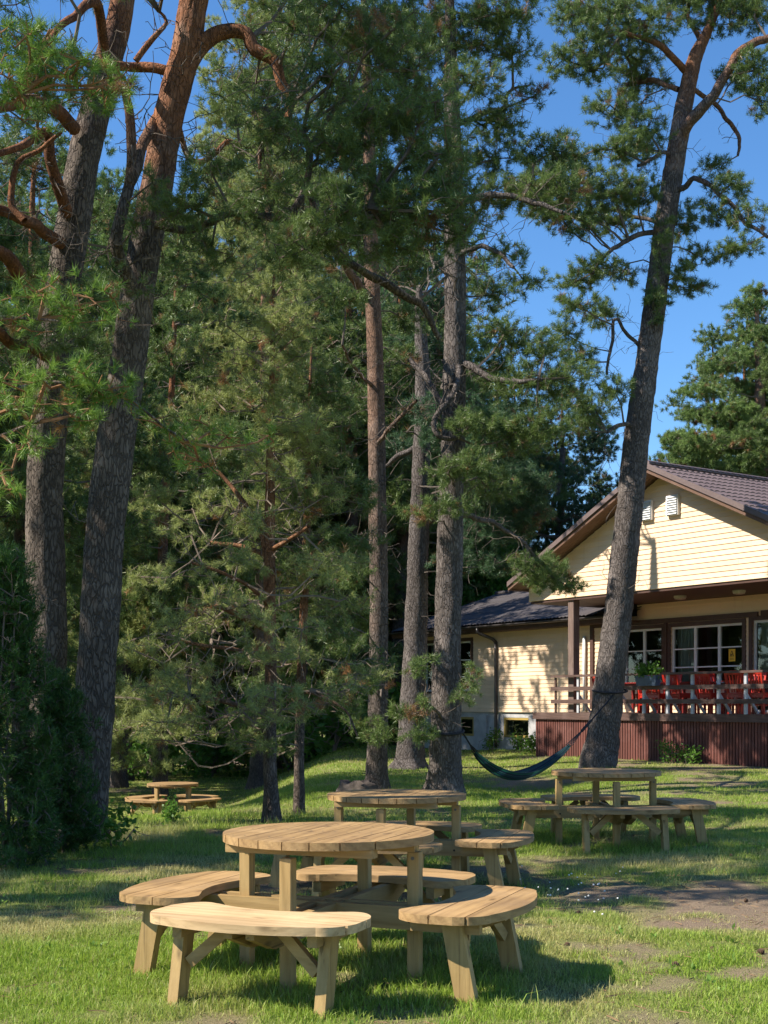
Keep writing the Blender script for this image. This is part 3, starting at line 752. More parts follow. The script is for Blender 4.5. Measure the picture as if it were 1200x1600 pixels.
for c in ((330, 1000, 110, 80, -.3), (350, 1120, 110, 50, -.3), (400, 800, 90, 90, 0)):
    t.bare_twigs(W(c[0], c[1], d+c[4]), (c[2]/F*d, .7, c[3]/F*d), 160)
t.trunk_stubs(1, 6, 40)
finish(t, 'pine_tree', 'young pine with a slim orange trunk and sunlit olive branches sweeping down to the lawn', BK2, M['needle_olive'], M['twig'], 20, .075, .0066)

d = 16.6
t = Tree((W(467, 1284, d)[0], d, ground_z(W(467, 1284, d)[0], d)), 15)
t.set_trunk(*px_path([(467, 1284, 17), (468, 1150, 15), (473, 1000, 14), (479, 850, 12), (481, 720, 9), (484, 620, 6), (487, 540, 3)], d), sides=16, step=.09, flare=1.2)
rows = []
for py in range(580, 1160, 44):
    f = (py-540)/600; w = 30+90*min(1, f*1.4)
    for k in range(3):
        a = rr.uniform(-.75, 1); dz = math.sqrt(max(0, 1-a*a))*rr.choice([-1, .6, 1])*w/F*d*.8
        rows.append((482+a*w, py+rr.uniform(-18, 18), 52, 24, dz))
pads_px(t, rows, d, .6, sag=-.05, bare=.3)
for q in ([(470, 1080, 8), (500, 1085, 6, -.2), (540, 1110, 4, -.3), (560, 1150, 3, -.3)], [(476, 880, 7), (500, 850, 5, .2), (540, 820, 4, .3)]):
    t.limb(*px_path(q, d), 6, .06)
t.trunk_stubs(1, 5, 25)
finish(t, 'pine_tree', 'thinnest young pine, standing close beside the slim orange-trunked one', BK2, M['needle_green'], M['twig'], 18, .08, .007)

# straight reddish pine
d = 21.0
t = Tree((W(588, 1238, d)[0], d, ground_z(W(588, 1238, d)[0], d)), 16)
t.set_trunk(*px_path([(588, 1238, 34), (590, 1120, 31), (592, 960, 29), (590, 800, 28), (588, 640, 26), (584, 500, 25), (580, 400, 23), (578, 280, 21), (574, 150, 17), (570, 30, 13), (566, -120, 8)], d), sides=26, step=.1)
for q in ([(582, 470, 14), (530, 400, 13, -.8), (500, 370, 10, -1.5), (470, 330, 8, -2)], [(585, 700, 7), (620, 660, 6, -.6), (650, 630, 5, -1)], [(588, 610, 6), (560, 580, 5, -.5), (540, 540, 4, -1)]):
    t.limb(*px_path(q, d), 8, .2)
pads_px(t, [(560, 330, 60, 40, 1), (500, 300, 60, 40, 0), (620, 180, 70, 50, 1), (540, 180, 70, 50, 0), (590, 80, 80, 50, 0), (520, 60, 60, 40, 1), (640, 30, 70, 40, 0), (460, 420, 60, 30, -1), (540, 470, 40, 24, -1), (630, 500, 40, 24, 1), (440, 120, 60, 40, 1.5), (560, -60, 100, 60, 0), (560, 960, 50, 26, .8), (620, 560, 40, 24, 1), (640, 420, 46, 24, .8), (545, 620, 40, 24, 1)], d, .95)
pads_px(t, [(560, 1060, 44, 26, -1.2), (540, 1000, 40, 24, -1.2), (600, 1150, 34, 14, -1.2), (570, 1130, 40, 16, -1), (550, 900, 36, 26, -.8)], d, .9)
for c in ((600, 600, 70, 90, .2), (600, 430, 80, 70, .4), (585, 850, 50, 100, .1)):
    t.bare_twigs(W(c[0], c[1], d+c[4]), (c[2]/F*d, .8, c[3]/F*d), 110)
t.trunk_stubs(1, 11, 70)
finish(t, 'pine_tree', 'straight pine with reddish sunlit bark behind the middle picnic table', BK4, M['needle_green'], M['twig_dark'], 17, .09, .0085)

# dark straight pine carrying the hammock
d = 20.4
t = Tree((W(693, 1242, d)[0], d, ground_z(W(693, 1242, d)[0], d)), 17)
t.set_trunk(*px_path([(694, 1242, 52), (697, 1120, 46), (700, 960, 42), (704, 820, 39), (708, 680, 36), (711, 540, 34), (711, 420, 33), (709, 300, 30), (706, 180, 25), (704, 60, 18), (700, -80, 10)], d), sides=32, step=.09)
for q in ([(714, 560, 10), (716, 590, 10, -.4), (700, 625, 9, -.5), (678, 655, 9, -.5), (682, 680, 8, -.5), (700, 685, 7, -.4), (712, 680, 5, -.4)], [(712, 560, 12), (760, 590, 10, -.4), (800, 600, 8, -.8), (850, 600, 6, -1)], [(706, 330, 12), (760, 300, 10, -.4), (830, 320, 8, -.8), (880, 340, 6, -1)], [(706, 200, 10), (745, 175, 9, .3), (790, 165, 7, .6), (800, 140, 5, .7), (830, 130, 3, .8)], [(708, 400, 9), (760, 390, 8, -.5), (800, 410, 6, -.8)], [(697, 1130, 6), (680, 1110, 5, -.6), (655, 1090, 4, -1)], [(700, 640, 10), (660, 590, 8, .4), (640, 560, 7, .6)]):
    t.limb(*px_path(q, d), 8, .24)
pads_px(t, [(690, 60, 80, 50, 0), (760, 40, 70, 40, .5), (740, 130, 60, 36, -.6), (780, 190, 50, 30, 0), (660, 150, 60, 50, .6), (690, 250, 70, 40, -.8), (770, 250, 60, 36, .3), (800, 300, 60, 26, 0), (860, 240, 60, 36, -.4), (860, 300, 70, 40, -.6), (740, 330, 50, 26, .5), (790, 400, 40, 20, -.4), (820, 440, 38, 20, -.5), (770, 460, 40, 24, .4), (790, 520, 60, 30, -.3), (850, 550, 60, 30, -.5), (830, 600, 70, 36, -.6), (890, 590, 50, 28, -.8), (770, 580, 50, 30, .5), (740, 660, 50, 26, -.8), (800, 680, 60, 36, -.5), (850, 660, 50, 34, -.8), (700, 740, 46, 24, -.8), (740, 720, 50, 26, -.8), (660, 800, 40, 20, -.6), (760, 760, 60, 30, .8), (700, 790, 50, 18, -.9), (680, -60, 120, 60, 0), (820, -40, 90, 40, .3), (800, 85, 46, 28, .3), (835, 150, 34, 16, .4), (790, 20, 60, 30, -.3)], d, .95)
t.limb(*px_path([(704, 800, 10), (760, 815, 8, 1.5), (820, 850, 6, 3.2)], d), 8, .1)
pads_px(t, [(850, 905, 50, 24, 3.6), (885, 915, 36, 16, 3.8), (830, 880, 40, 24, 3.2), (860, 885, 40, 20, 3.6)], d, .9)
pads_px(t, [(735, 1060, 22, 26, -.8), (640, 1110, 40, 24, -1.2), (720, 1090, 20, 12, -.8), (660, 1150, 36, 16, -1.2), (655, 1040, 30, 18, -1.2)], d, .8)
for c in ((740, 380, 90, 80, .1), (720, 470, 80, 60, .2), (700, 600, 60, 60, -.2), (760, 200, 80, 60, .3)):
    t.bare_twigs(W(c[0], c[1], d+c[4]), (c[2]/F*d, .8, c[3]/F*d), 110)
t.trunk_stubs(1, 11, 80)
finish(t, 'pine_tree', 'tall pine with thick dark bark holding the far end of the hammock', BK3, M['needle_green'], M['twig_dark'], 17, .09, .0085)

# thick grey pine further back
d = 28.5
x0 = W(640, 1202, d)[0]
t = Tree((x0, d, ground_z(x0, d)), 18)
t.set_trunk(*px_path([(640, 1202, 44), (645, 1100, 40), (651, 950, 35), (655, 820, 31), (659, 700, 27), (661, 600, 24), (657, 520, 18), (655, 450, 9)], d), sides=24, step=.12, flare=1.5)
for q in ([(660, 660, 12), (690, 630, 10, .5), (700, 600, 8, 1)], [(657, 690, 10), (620, 720, 8, .3), (605, 730, 6, .5)]):
    t.limb(*px_path(q, d), 8, .24)
pads_px(t, [(650, 540, 50, 26, 2), (690, 560, 50, 26, 2.2), (620, 480, 50, 30, 2), (690, 480, 50, 30, 2.4), (640, 420, 60, 30, 2.2), (660, 640, 40, 22, -.8), (620, 700, 40, 26, .8), (640, 360, 60, 40, 2.2)], d, .7)
pads_px(t, [(740, 755, 56, 28, -1), (790, 775, 50, 28, -.6), (720, 795, 50, 28, .4), (780, 735, 56, 30, .2), (830, 755, 44, 28, -.8), (800, 825, 44, 24, -.4), (760, 835, 50, 26, -.8), (740, 875, 44, 22, -.4), (780, 885, 36, 18, -.9), (700, 875, 36, 20, -1.2), (840, 805, 30, 20, -.4), (715, 640, 50, 26, -2.5), (755, 660, 50, 26, -2.6), (700, 690, 50, 26, -2.2), (740, 705, 50, 26, -2.8), (780, 655, 46, 26, -1.8), (680, 650, 44, 26, -2.0), (800, 700, 44, 26, -1.6)], d, 1.0)
t.trunk_stubs(1.5, 9, 40)
finish(t, 'pine_tree', 'thick grey-trunked pine standing farther back between the reddish and the hammock pine', BK3, M['needle_blue'], M['twig_dark'], 14, .11, .011)

# tall pine leaning before the deck
d = 26.0
x0 = W(936, 1198, d)[0]
t = Tree((x0, d, ground_z(x0, d)), 19)
t.set_trunk(*px_path([(935, 1199, 52), (946, 1120, 48), (957, 1030, 45), (972, 900, 42), (985, 780, 40), (998, 660, 38), (1012, 560, 36), (1024, 470, 34), (1035, 380, 33), (1047, 300, 31), (1058, 230, 30), (1072, 150, 26), (1086, 90, 22), (1105, 50, 15), (1125, 0, 10), (1140, -60, 5)], d), sides=36, step=.1, flare=1.06)
for q in ([(1060, 222, 20), (1085, 185, 18, -.3), (1115, 150, 16, -.5), (1135, 110, 15, -.6), (1155, 80, 14, -.7), (1200, 62, 12, -.9), (1260, 40, 9, -1)],
          [(1050, 300, 10), (1075, 290, 9, -.3), (1092, 283, 8, -.5), (1130, 305, 7, -.7), (1165, 345, 6, -.9), (1200, 372, 5, -1)],
          [(1085, 140, 8), (1120, 160, 7, .3), (1140, 190, 7, .4), (1155, 215, 6, .4), (1152, 245, 4, .4)],
          [(1070, 110, 12), (1040, 80, 10, -.4), (1010, 60, 8, -.6), (960, 50, 6, -.8)],
          [(1060, 140, 9), (1020, 125, 8, .4), (980, 130, 6, .8)],
          [(1050, 240, 7), (1035, 245, 6, -.4), (1000, 255, 5, -.7)],
          [(1032, 360, 9), (990, 370, 8, -.3), (950, 395, 6, -.7), (925, 425, 4, -.9)],
          [(1040, 345, 7), (1000, 345, 6, .4), (960, 330, 5, .8)],
          [(996, 670, 8), (975, 660, 7, -.3), (950, 672, 6, -.5)], [(1012, 560, 6), (960, 500, 5, -.2), (955, 540, 5, -.2), (952, 590, 4, -.2)],
          [(1078, 100, 9), (1090, 60, 8, .3), (1078, 20, 6, .4), (1070, -20, 4, .5)]):
    t.limb(*px_path(q, d), 8, .2)
pads_px(t, [(1000, 30, 90, 40, -.5), (930, 60, 56, 32, -.8), (980, 90, 60, 32, .4), (920, 110, 40, 26, -.6), (960, 170, 50, 30, .6), (1010, 200, 44, 30, -.6), (970, 235, 44, 26, -.7), (1000, 130, 50, 26, .8),
            (900, 290, 60, 34, -.4), (960, 300, 70, 32, -.6), (900, 340, 60, 34, -.6), (1000, 300, 40, 24, -.5), (850, 280, 40, 30, -.4), (950, 350, 60, 26, .6),
            (930, 420, 50, 20, -.6), (900, 440, 40, 18, -.5), (970, 430, 40, 18, .5), (900, 480, 40, 24, -.6), (880, 520, 30, 22, -.4), (940, 490, 36, 24, .4), (905, 560, 34, 24, -.4),
            (1130, 20, 60, 34, 0), (1180, 20, 50, 30, -.5), (1180, 110, 40, 40, -.8), (1190, 160, 26, 24, -.8),
            (1110, 260, 30, 16, .4), (1140, 290, 44, 22, -.6), (1120, 330, 44, 22, -.5), (1170, 340, 40, 24, -.8), (1150, 390, 44, 18, -.7), (1090, 400, 30, 20, .4), (1080, 450, 36, 16, .4), (1070, 350, 26, 40, .4), (1060, 430, 26, 20, -.4),
            (1090, 0, 60, 30, .4), (930, 640, 40, 26, -.5), (960, 610, 36, 22, -.4), (905, 660, 34, 20, -.4), (900, 620, 30, 18, -.4), (1040, -40, 120, 40, 0), (1180, -40, 100, 40, 0), (890, 20, 40, 30, -.6), (1030, 480, 20, 30, -.3), (885, 95, 44, 30, -.6), (855, 320, 44, 30, -.5), (835, 290, 36, 24, -.4), (1000, 235, 40, 26, .5), (900, 250, 40, 24, -.5), (930, 10, 60, 30, -.3), (1150, 120, 40, 26, .5)], d, .92)
pads_px(t, [(1035, 380, 20, 60, -.6), (1020, 470, 16, 40, -.5), (1012, 250, 20, 30, -.4)], d, .35)
for c in ((1010, 150, 60, 60, .2), (960, 230, 50, 50, .2), (1040, 420, 40, 60, .3), (930, 330, 80, 60, 0)):
    t.bare_twigs(W(c[0], c[1], d+c[4]), (c[2]/F*d, .8, c[3]/F*d), 90)
t.trunk_stubs(3, 13, 60)
finish(t, 'pine_tree', 'dark pine leaning sideways before the deck with the hammock strap tied round it', BK3, M['needle_green'], M['twig_dark'], 15, .10, .0095)

# pine beside the gable end of the wing, its low spray in front of the roof edge
def bgpine(base, seed, H, lean, crown0, spreadR, tiers, dens, needle, K, ln, wd, twig, per=4, r=.2, barkm=None, nb=4):
    g = np.random.default_rng(seed)
    t = Tree(base, seed); b = np.asarray(base, float)
    zs = np.linspace(0, H, 9); f = zs/H
    P = np.stack([b[0]+lean[0]*f**1.3+(fbm(f*3, f*0+seed, 0, 4)-.5)*.7*f, b[1]+lean[1]*f**1.3+(fbm(f*3, f*0+seed+5, 0, 4)-.5)*.7*f, b[2]+zs], 1)
    t.set_trunk(P, r*(1-f*.92)+.012, sides=14, step=.3, flare=1.25)
    for k in range(tiers):
        u = (k+.3)/tiers; z = crown0+(H*.98-crown0)*u
        i = z/H; c0 = np.array([np.interp(z, zs, P[:, 0]), np.interp(z, zs, P[:, 1]), b[2]+z])
        Rk = spreadR*(math.sin(math.pi*min(1, .18+.82*u))**.6 if u < .5 else (1.06-u)**.62*1.25)
        a0 = g.uniform(0, 6.28)
        for q in range(nb):
            a = a0+q*2*math.pi/nb+g.normal()*.35; L = Rk*g.uniform(.45, 1.05)
            c = c0+np.array([math.cos(a)*L, math.sin(a)*L, g.normal()*.25+.12*L])
            rr_ = max(.45, Rk*.42*g.uniform(.8, 1.25))
            n = int(dens*math.pi*rr_*rr_*.55*430*(.085*.0075*18)/(ln*wd*K)/per)
            t.pad(c, (rr_, rr_, rr_*.48), max(10, n), step=.35, per=per)
    for q_ in (.9, .95, 1.0): t.pad(np.array([np.interp(q_*H, zs, P[:, 0]), np.interp(q_*H, zs, P[:, 1]), b[2]+q_*H]), (spreadR*.28, spreadR*.28, .5), max(60, int(100*.015/wd)), step=.3, per=per)
    return t

d = 44.0; xb = (1192-600)/F*d
t = Tree((xb, d, float(ground_z(xb, d))), 36)
t.set_trunk(*px_path([(1192, 1140, 30), (1196, 900, 26), (1190, 700, 20), (1186, 580, 13), (1182, 480, 6), (1180, 450, 3)], d), sides=16, step=.2)
pads_px(t, [(1090, 690, 60, 20, -1), (1140, 645, 60, 20, -.5), (1185, 605, 56, 22, .5), (1110, 612, 40, 14, -.5), (1160, 562, 56, 20, .3), (1125, 572, 36, 13, -.3), (1195, 520, 44, 22, 0), (1172, 478, 32, 14, 0), (1062, 722, 50, 16, -.6), (1115, 706, 70, 20, .6), (1185, 680, 70, 24, -.4), (1160, 730, 80, 18, -.6), (1052, 682, 30, 11, -.5), (1200, 640, 50, 20, .8), (1085, 650, 36, 13, .3), (1075, 612, 24, 9, 0), (1220, 560, 50, 24, .4), (1240, 620, 60, 24, .4), (1225, 700, 60, 26, .4), (1100, 748, 60, 14, .6), (1200, 760, 70, 18, .4), (1040, 745, 40, 12, .4), (1178, 455, 22, 12, 0)], d, .9, up=.3)
finish(t, 'pine_tree', 'light green pine with layered level boughs rising behind the tiled gable roof', BK4, M['needle_light'], M['twig'], 15, .13, .015)
xb = (402-600)/F*38
t = bgpine((xb, 38, float(ground_z(xb, 38))), 35, 23.5, (.5, 0), 11.5, 2.7, 11, 1.5, None, 14, .12, .013, None, r=.24)
pads_px(t, [(350, 60, 46, 34, 0), (385, 140, 46, 30, .3), (425, 40, 46, 34, 0), (450, 110, 46, 30, -.3), (345, 175, 40, 28, 0), (365, 245, 44, 28, .4), (330, 110, 30, 24, 0), (420, 200, 46, 28, 0), (470, 20, 50, 36, 0), (440, 290, 50, 30, 0), (390, 0, 50, 30, 0)], 38.0, .55)
finish(t, 'pine_tree', 'very tall olive pine behind the arched limb, its top above the young pines', BK4, M['needle_olive'], M['twig'], 14, .12, .013)
xb = (862-600)/F*56
t = bgpine((xb, 56, .1), 31, 15.5, (.6, 0), 4.5, 3.4, 12, 1.5, None, 14, .13, .016, None, r=.26)
pads_px(t, [(870, 760, 40, 30, 0), (830, 820, 50, 30, 0), (930, 690, 40, 40, 0)], 55, .5)
P, R = px_path([(880, 700, 9), (872, 760, 9), (862, 800, 8), (875, 815, 7), (890, 812, 5), (885, 850, 3)], 53.5); t.limb(P, R, 8, .2)
P, R = px_path([(885, 838, 6), (850, 838, 5), (822, 830, 4)], 53.5); t.limb(P, R, 8, .15)
finish(t, 'pine_tree', 'bushy pine behind the wing roof with a bare twisted limb over the roof edge', BK3, M['needle_blue'], M['twig'], 14, .13, .016)

# ------------------------------------------------------------------ the forest behind, shrubs
rng = np.random.default_rng(77)
protos = []
specs = [  # seed, height, crown start, spread, tiers, needle, r
    (41, 14.5, 3.5, 3.0, 10, M['needle_green'], .20), (42, 12.5, 1.6, 2.7, 10, M['needle_green'], .17),
    (43, 16.0, 6.0, 3.2, 9, M['needle_light'], .22), (44, 9.0, .6, 2.3, 10, M['needle_olive'], .12)]
BKF = bark('forest_pine_bark', 4.0, 9.0, low=(.15, .12, .105))
for sd, H, c0, sp, ti, nd, r in specs:
    t = bgpine((0, 0, 0), sd, H, (.3, .2), c0, sp, ti, 1.7, nd, 13, .15, .017, None, r=r)
    protos.append(finish(t, 'forest_pine', 'pine of the dense forest behind the clearing', BKF, nd, M['twig_dark'], 13, .15, .017, group='forest pines behind the clearing'))
# (photo column, depth, kind, scale)
spots = [(30, 23.5, 0, .9), (40, 40, 0, 1.3), (195, 43, 0, 1.35), (110, 45, 0, 1.4), (-30, 36, 0, 1.2), (185, 39, 0, 1.15), (-70, 22, 1, .9), (250, 34, 0, 1.0), (95, 38, 2, 1.1), (330, 47, 1, 1.45), (410, 48, 2, 1.5), (470, 46, 0, 1.6), (545, 49, 2, 1.5),
         (620, 50, 2, 1.35), (690, 52, 0, 1.2), (560, 56, 0, 1.6), (380, 54, 0, 1.7), (300, 52, 2, 1.5), (200, 50, 0, 1.5), (120, 54, 2, 1.5), (640, 58, 1, 1.3), (240, 44, 1, 1.4),
         (150, 33, 3, 1.0), (730, 56, 1, 1.15), (800, 60, 0, 1.15), (860, 56, 1, 1.0), (60, 35, 3, 1.0), (520, 50, 3, 1.3), (580, 52, 3, 1.3),
         (1165, 47, 1, 1.22), (1240, 50, 0, 1.2), (1090, 56, 1, .95), (1310, 46, 2, 1.1), (1130, 58, 0, 1.15), (1205, 42, 1, 1.0), (1150, 62, 1, 1.2), (1010, 58, 1, .95), (930, 64, 1, .95), (440, 60, 0, 1.7), (700, 64, 2, 1.3), (260, 66, 2, 1.6), (-20, 46, 2, 1.3),
         (480, 68, 1, 1.9), (590, 70, 0, 1.7), (760, 70, 1, 1.4), (180, 70, 0, 1.6), (340, 70, 1, 1.9), (640, 75, 0, 1.6), (410, 75, 0, 1.9), (540, 80, 1, 2.0), (300, 80, 0, 1.9), (700, 82, 1, 1.7), (100, 75, 0, 1.7), (205, 58, 3, 1.6), (250, 60, 3, 1.6), (300, 62, 3, 1.7), (345, 60, 3, 1.6), (395, 63, 3, 1.7), (440, 62, 3, 1.8), (490, 62, 3, 1.7), (530, 64, 3, 1.9), (575, 62, 3, 1.8), (625, 64, 3, 1.8), (670, 60, 3, 1.6), (160, 60, 3, 1.6), (120, 58, 3, 1.5)]
used = [False]*4
for px, d, k, s in spots:
    x = (px-600)/F*d
    o = protos[k] if not used[k] else copy_tree(protos[k]); used[k] = True
    o.location = (x, d, float(ground_z(x, d))-.05); o.rotation_euler = (0, 0, rng.uniform(0, 6.28)); o.scale = (s, s, s*rng.uniform(.95, 1.08))
    if px > 1000: tag(o, 'pine behind the house whose crown shows above the tiled gable roof', None, 'pines behind the house')
    elif k == 3: tag(o, 'low bushy olive pine standing in the forest edge behind the young pines', None, 'low olive pines at the forest edge')
# trees that stand outside the frame and shade the clearing
for (x, y, k, s) in ((-15.5, 10.5, 2, .95), (-6.9, 11.3, 2, .76), (-10.5, 8.4, 1, .75), (-17.5, 18, 1, 1.0), (-10.8, 20.5, 2, .9), (-22, 12.5, 0, 1.1), (-20, 22, 2, 1.1)):
    o = copy_tree(protos[k]); o.location = (x, y, float(ground_z(x, y))-.05); o.rotation_euler = (0, 0, rng.uniform(0, 6.28)); o.scale = (s, s, s)

def shrub(name, base, label, pads, mat, seed, cat='shrub', leaf=(.10, .06), K=7, per=3, dens=1.0, group=None, stems=4, up=.3, needle=None, height=1.0, tall=None):
    t = Tree(base, seed); b = np.asarray(base, float)
    g = np.random.default_rng(seed)
    t.trunk = None
    for k in range(stems):
        a = g.uniform(0, 6.28); p1 = b+np.array([math.cos(a)*.25*height, math.sin(a)*.25*height, .5*height]); 
        if tall: p1 = b+np.array([math.cos(a)*.12, math.sin(a)*.12, tall*.85])
        t.limb([b-np.array([0, 0, .1]), (b+p1)/2+g.normal(size=3)*.05, p1], [.022*height+.004, .008], 6, .05)
    for (x, y, z, rx, ry, rz) in pads:
        n = int(max(8, dens*math.pi*max(rx, ry)*rz*420*(.0063/(leaf[0]*leaf[1]*.5*K))/per))
        t.pad(b+np.array([x, y, z]), (rx, ry, rz), n, step=.22, per=per, up=up)
    root = empty(name, tuple(b), 0, label, cat, group)
    V = []; Q = []; o = 0
    for v, q in t.limbs: V.append(v); Q.append(q+o); o += len(v)
    link('stems' if stems > 1 else 'stem', mesh_np('stem', np.concatenate(V)-b, [np.concatenate(Q)], [M['twig_dark'] if needle else M['twig']], smooth=True), root).name = 'stem'
    if needle: me = t.mesh_crown('foliage', needle[0], needle[1], needle[2], mat, M['twig_dark'], shoot=.07, spread=(38, 14))
    else:
        keep_p, keep_d = t.tp, t.td
        lv, lf = leaves(np.array(keep_p), np.array(keep_d), K, leaf[0], leaf[1], t.rng, shoot=leaf[0]*.9)
        t.tp, t.td = keep_p[:1], keep_d[:1]
        tw = t.mesh_crown('foliage', 1, .001, .001, mat, M['twig'])
        nv = len(tw.vertices); co = np.zeros(nv*3, np.float32); tw.vertices.foreach_get('co', co)
        nq = sum(1 for p in tw.polygons if p.loop_total == 4)
        vi = np.zeros(len(tw.loops), np.int32); tw.loops.foreach_get('vertex_index', vi)
        q4 = vi[:nq*4].reshape(-1, 4)
        me = mesh_np('foliage', np.vstack([co.reshape(-1, 3), lv-b]), [q4, lf+nv], [M['twig'], mat], np.r_[np.zeros(nq, int), np.ones(len(lf), int)])
        bpy.data.meshes.remove(tw)
    link('foliage', me, root)
    return root
g = np.random.default_rng(3)
# dark junipers at the two big trunks
def juniper(px, py, d, Hm, Wm, seed, label):
    x = (px-600)/F*d; b = (x, d, float(ground_z(x, d)))
    gg = np.random.default_rng(seed); pads = []
    for k in range(int(Hm/.16)):
        z = .12+k*.16; w = Wm*(1-(z/Hm)**2.2)*.8+.08
        for q in range(3):
            a = gg.uniform(0, 6.28); L = w*gg.uniform(.2, .8)
            pads.append((math.cos(a)*L, math.sin(a)*L, z+gg.normal()*.05, max(.2, w*.42), max(.2, w*.42), .24))
    return shrub('juniper_bush', b, label, pads, M['juniper'], seed, 'bush', stems=3, needle=(16, .05, .0062), K=16, leaf=(.05, .0062), per=4, dens=1.45, up=1.1, height=.7, tall=Hm)
juniper(10, 1310, 11.6, 2.75, .62, 51, 'tall dark juniper bush beside the two massive pine trunks')
juniper(100, 1325, 12.4, 1.75, .36, 52, 'low dark juniper bush hugging the foot of the leaning massive pine')
# leafy growth at the edge of the wood
ed = [(215, 44, 1.3), (270, 46, 1.4), (330, 44.5, 1.3), (395, 44, 1.5), (455, 43, 1.5), (520, 41, 1.7), (560, 45, 1.9), (610, 47, 1.8), (500, 48, 2.2), (435, 50, 2.4), (350, 50, 2.4), (660, 46, 2.0), (160, 45, 1.6)]
sh = None
for i, (px, d, h) in enumerate(ed):
    x = (px-600)/F*d
    if sh is None:
        pads = [(g.normal()*.45, g.normal()*.4, g.uniform(.25, 1.0), .5, .45, .32) for k in range(9)]
        sh = shrub('leafy_shrub', (x, d, float(ground_z(x, d))), 'leafy green shrub at the shaded forest edge beyond the lawn', pads, M['leaf'], 61, leaf=(.16, .10), K=6, dens=.8, group='leafy shrubs at the forest edge'); o = sh
    else: o = copy_tree(sh)
    o.location = (x, d, float(ground_z(x, d))); s = h; o.scale = (s*1.25, s, s); o.rotation_euler = (0, 0, g.uniform(0, 6.28))
# broad-leaved trees behind the wing roof
pads = []
for k in range(34):
    a = g.uniform(0, 6.28); u = g.uniform(0, 1); R0 = 2.3*math.sin(math.pi*(.15+.75*u))
    pads.append((math.cos(a)*R0*g.uniform(.3, 1), math.sin(a)*R0*g.uniform(.3, 1), 2.0+5.6*u, .9, .9, .6))
bt = None
for (px, d, s) in ((745, 51, 1.0), (690, 56, 1.05), (800, 58, .9), (610, 58, 1.05)):
    x = (px-600)/F*d
    if bt is None:
        t = Tree((x, d, 0), 62)
        t.set_trunk([(x, d, 0), (x+.1, d, 2), (x, d+.1, 4), (x+.1, d, 7)], [.16, .13, .09, .03], sides=12, step=.3)
        for p in pads: t.pad(np.array([x, d, 0])+np.array(p[:3]), p[3:], 50, step=.4, per=3, up=.2)
        bt = empty('broadleaf_tree', (x, d, 0), 0, 'bright green broad-leaved tree behind the roof of the wing', 'tree', 'broad-leaved trees behind the wing')
        V, Q = t.trunk; link('trunk', mesh_np('trunk', V-t.base, [Q], [BK3], smooth=True), bt)
        lv, lf = leaves(np.array(t.tp), np.array(t.td), 7, .20, .13, t.rng, shoot=.16)
        link('crown', mesh_np('crown', lv-t.base, [lf], [M['leaf']]), bt); o = bt
    else: o = copy_tree(bt)
    o.location = (x, d, float(ground_z(x, d))); o.scale = (s, s, s); o.rotation_euler = (0, 0, g.uniform(0, 6.28))
# small plants
def small(name, px, py, d, h, seed, label, w=.5, leaf=(.09, .05), cat='plant', mat=None, group=None, dens=1.0):
    x = (px-600)/F*d; b = (x, d, float(ground_z(x, d)))
    gg = np.random.default_rng(seed)
    pads = [(gg.normal()*w*.3, gg.normal()*w*.3, h*u, w*.32, w*.32, h*.16) for u in (.35, .55, .75, .9)]
    return shrub(name, b, label, pads, mat or M['leaf'], seed, cat, leaf=leaf, K=5, dens=dens*.45, stems=2, height=h, group=group)
small('sapling', 266, 1292, 15.0, .26, 71, 'little broad-leaved sapling in the grass before the distant picnic table', .10, (.05, .03), 'sapling', dens=.08)
small('leafy_plant', 178, 1308, 13.0, .32, 72, 'leafy plant growing against the foot of the leaning massive pine', .3, (.08, .05))
small('leafy_plant', 771, 1172, 38.2, .55, 73, 'flowering plant at the foot of the downpipe by the grey basement wall', .4, (.10, .06))
small('leafy_plant', 812, 1175, 36.4, .4, 74, 'small light green plant below the basement window nearest the deck', .3, (.10, .06))
small('leafy_plant', 830, 1178, 34.6, .4, 75, 'light green plant growing at the corner of the red-brown deck', .3, (.10, .06))
small('leafy_plant', 1075, 1190, 28.2, .28, 76, 'tuft of weeds at the foot of the deck to the side of the leaning pine', .3, (.09, .05))
small('leafy_plant', 1040, 1193, 28.6, .4, 77, 'spindly weed growing against the dark deck battens', .3, (.08, .04))
# old stump
x, y = (556-600)/F*20.6, 20.6
s = MB(); a = np.arange(14)*2*math.pi/14
gg = np.random.default_rng(9); rr_ = .19*(1+.25*gg.normal(size=14)); V = []
for z, k in ((-.1, 1.35), (.05, 1.15), (.12, 1.0), (.18, .92)): V += [(math.cos(q)*r*k*1.35, math.sin(q)*r*k, z+.05*math.sin(3*q)+gg.normal()*.015) for q, r in zip(a, rr_)]
V.append((0, 0, .13)); Q = [[k*14+i, k*14+(i+1) % 14, (k+1)*14+(i+1) % 14, (k+1)*14+i] for k in range(3) for i in range(14)]
s.add(V, Q, [[42+i, 42+(i+1) % 14, 56] for i in range(14)])
tag(s.build('tree_stump', M['rock'], None, True, (x, y, float(ground_z(x, y)))), 'low dark rotten stump beside the straight reddish pine', 'stump')
# ------------------------------------------------------------------ house
HO = np.array([6.0, 30.0, 0.0]); HRZ = math.atan2(-.833, .554)
house = empty('house', tuple(HO), HRZ, 'cream boarded house with brown tiled gable roof, raised deck and low side wing', 'house')
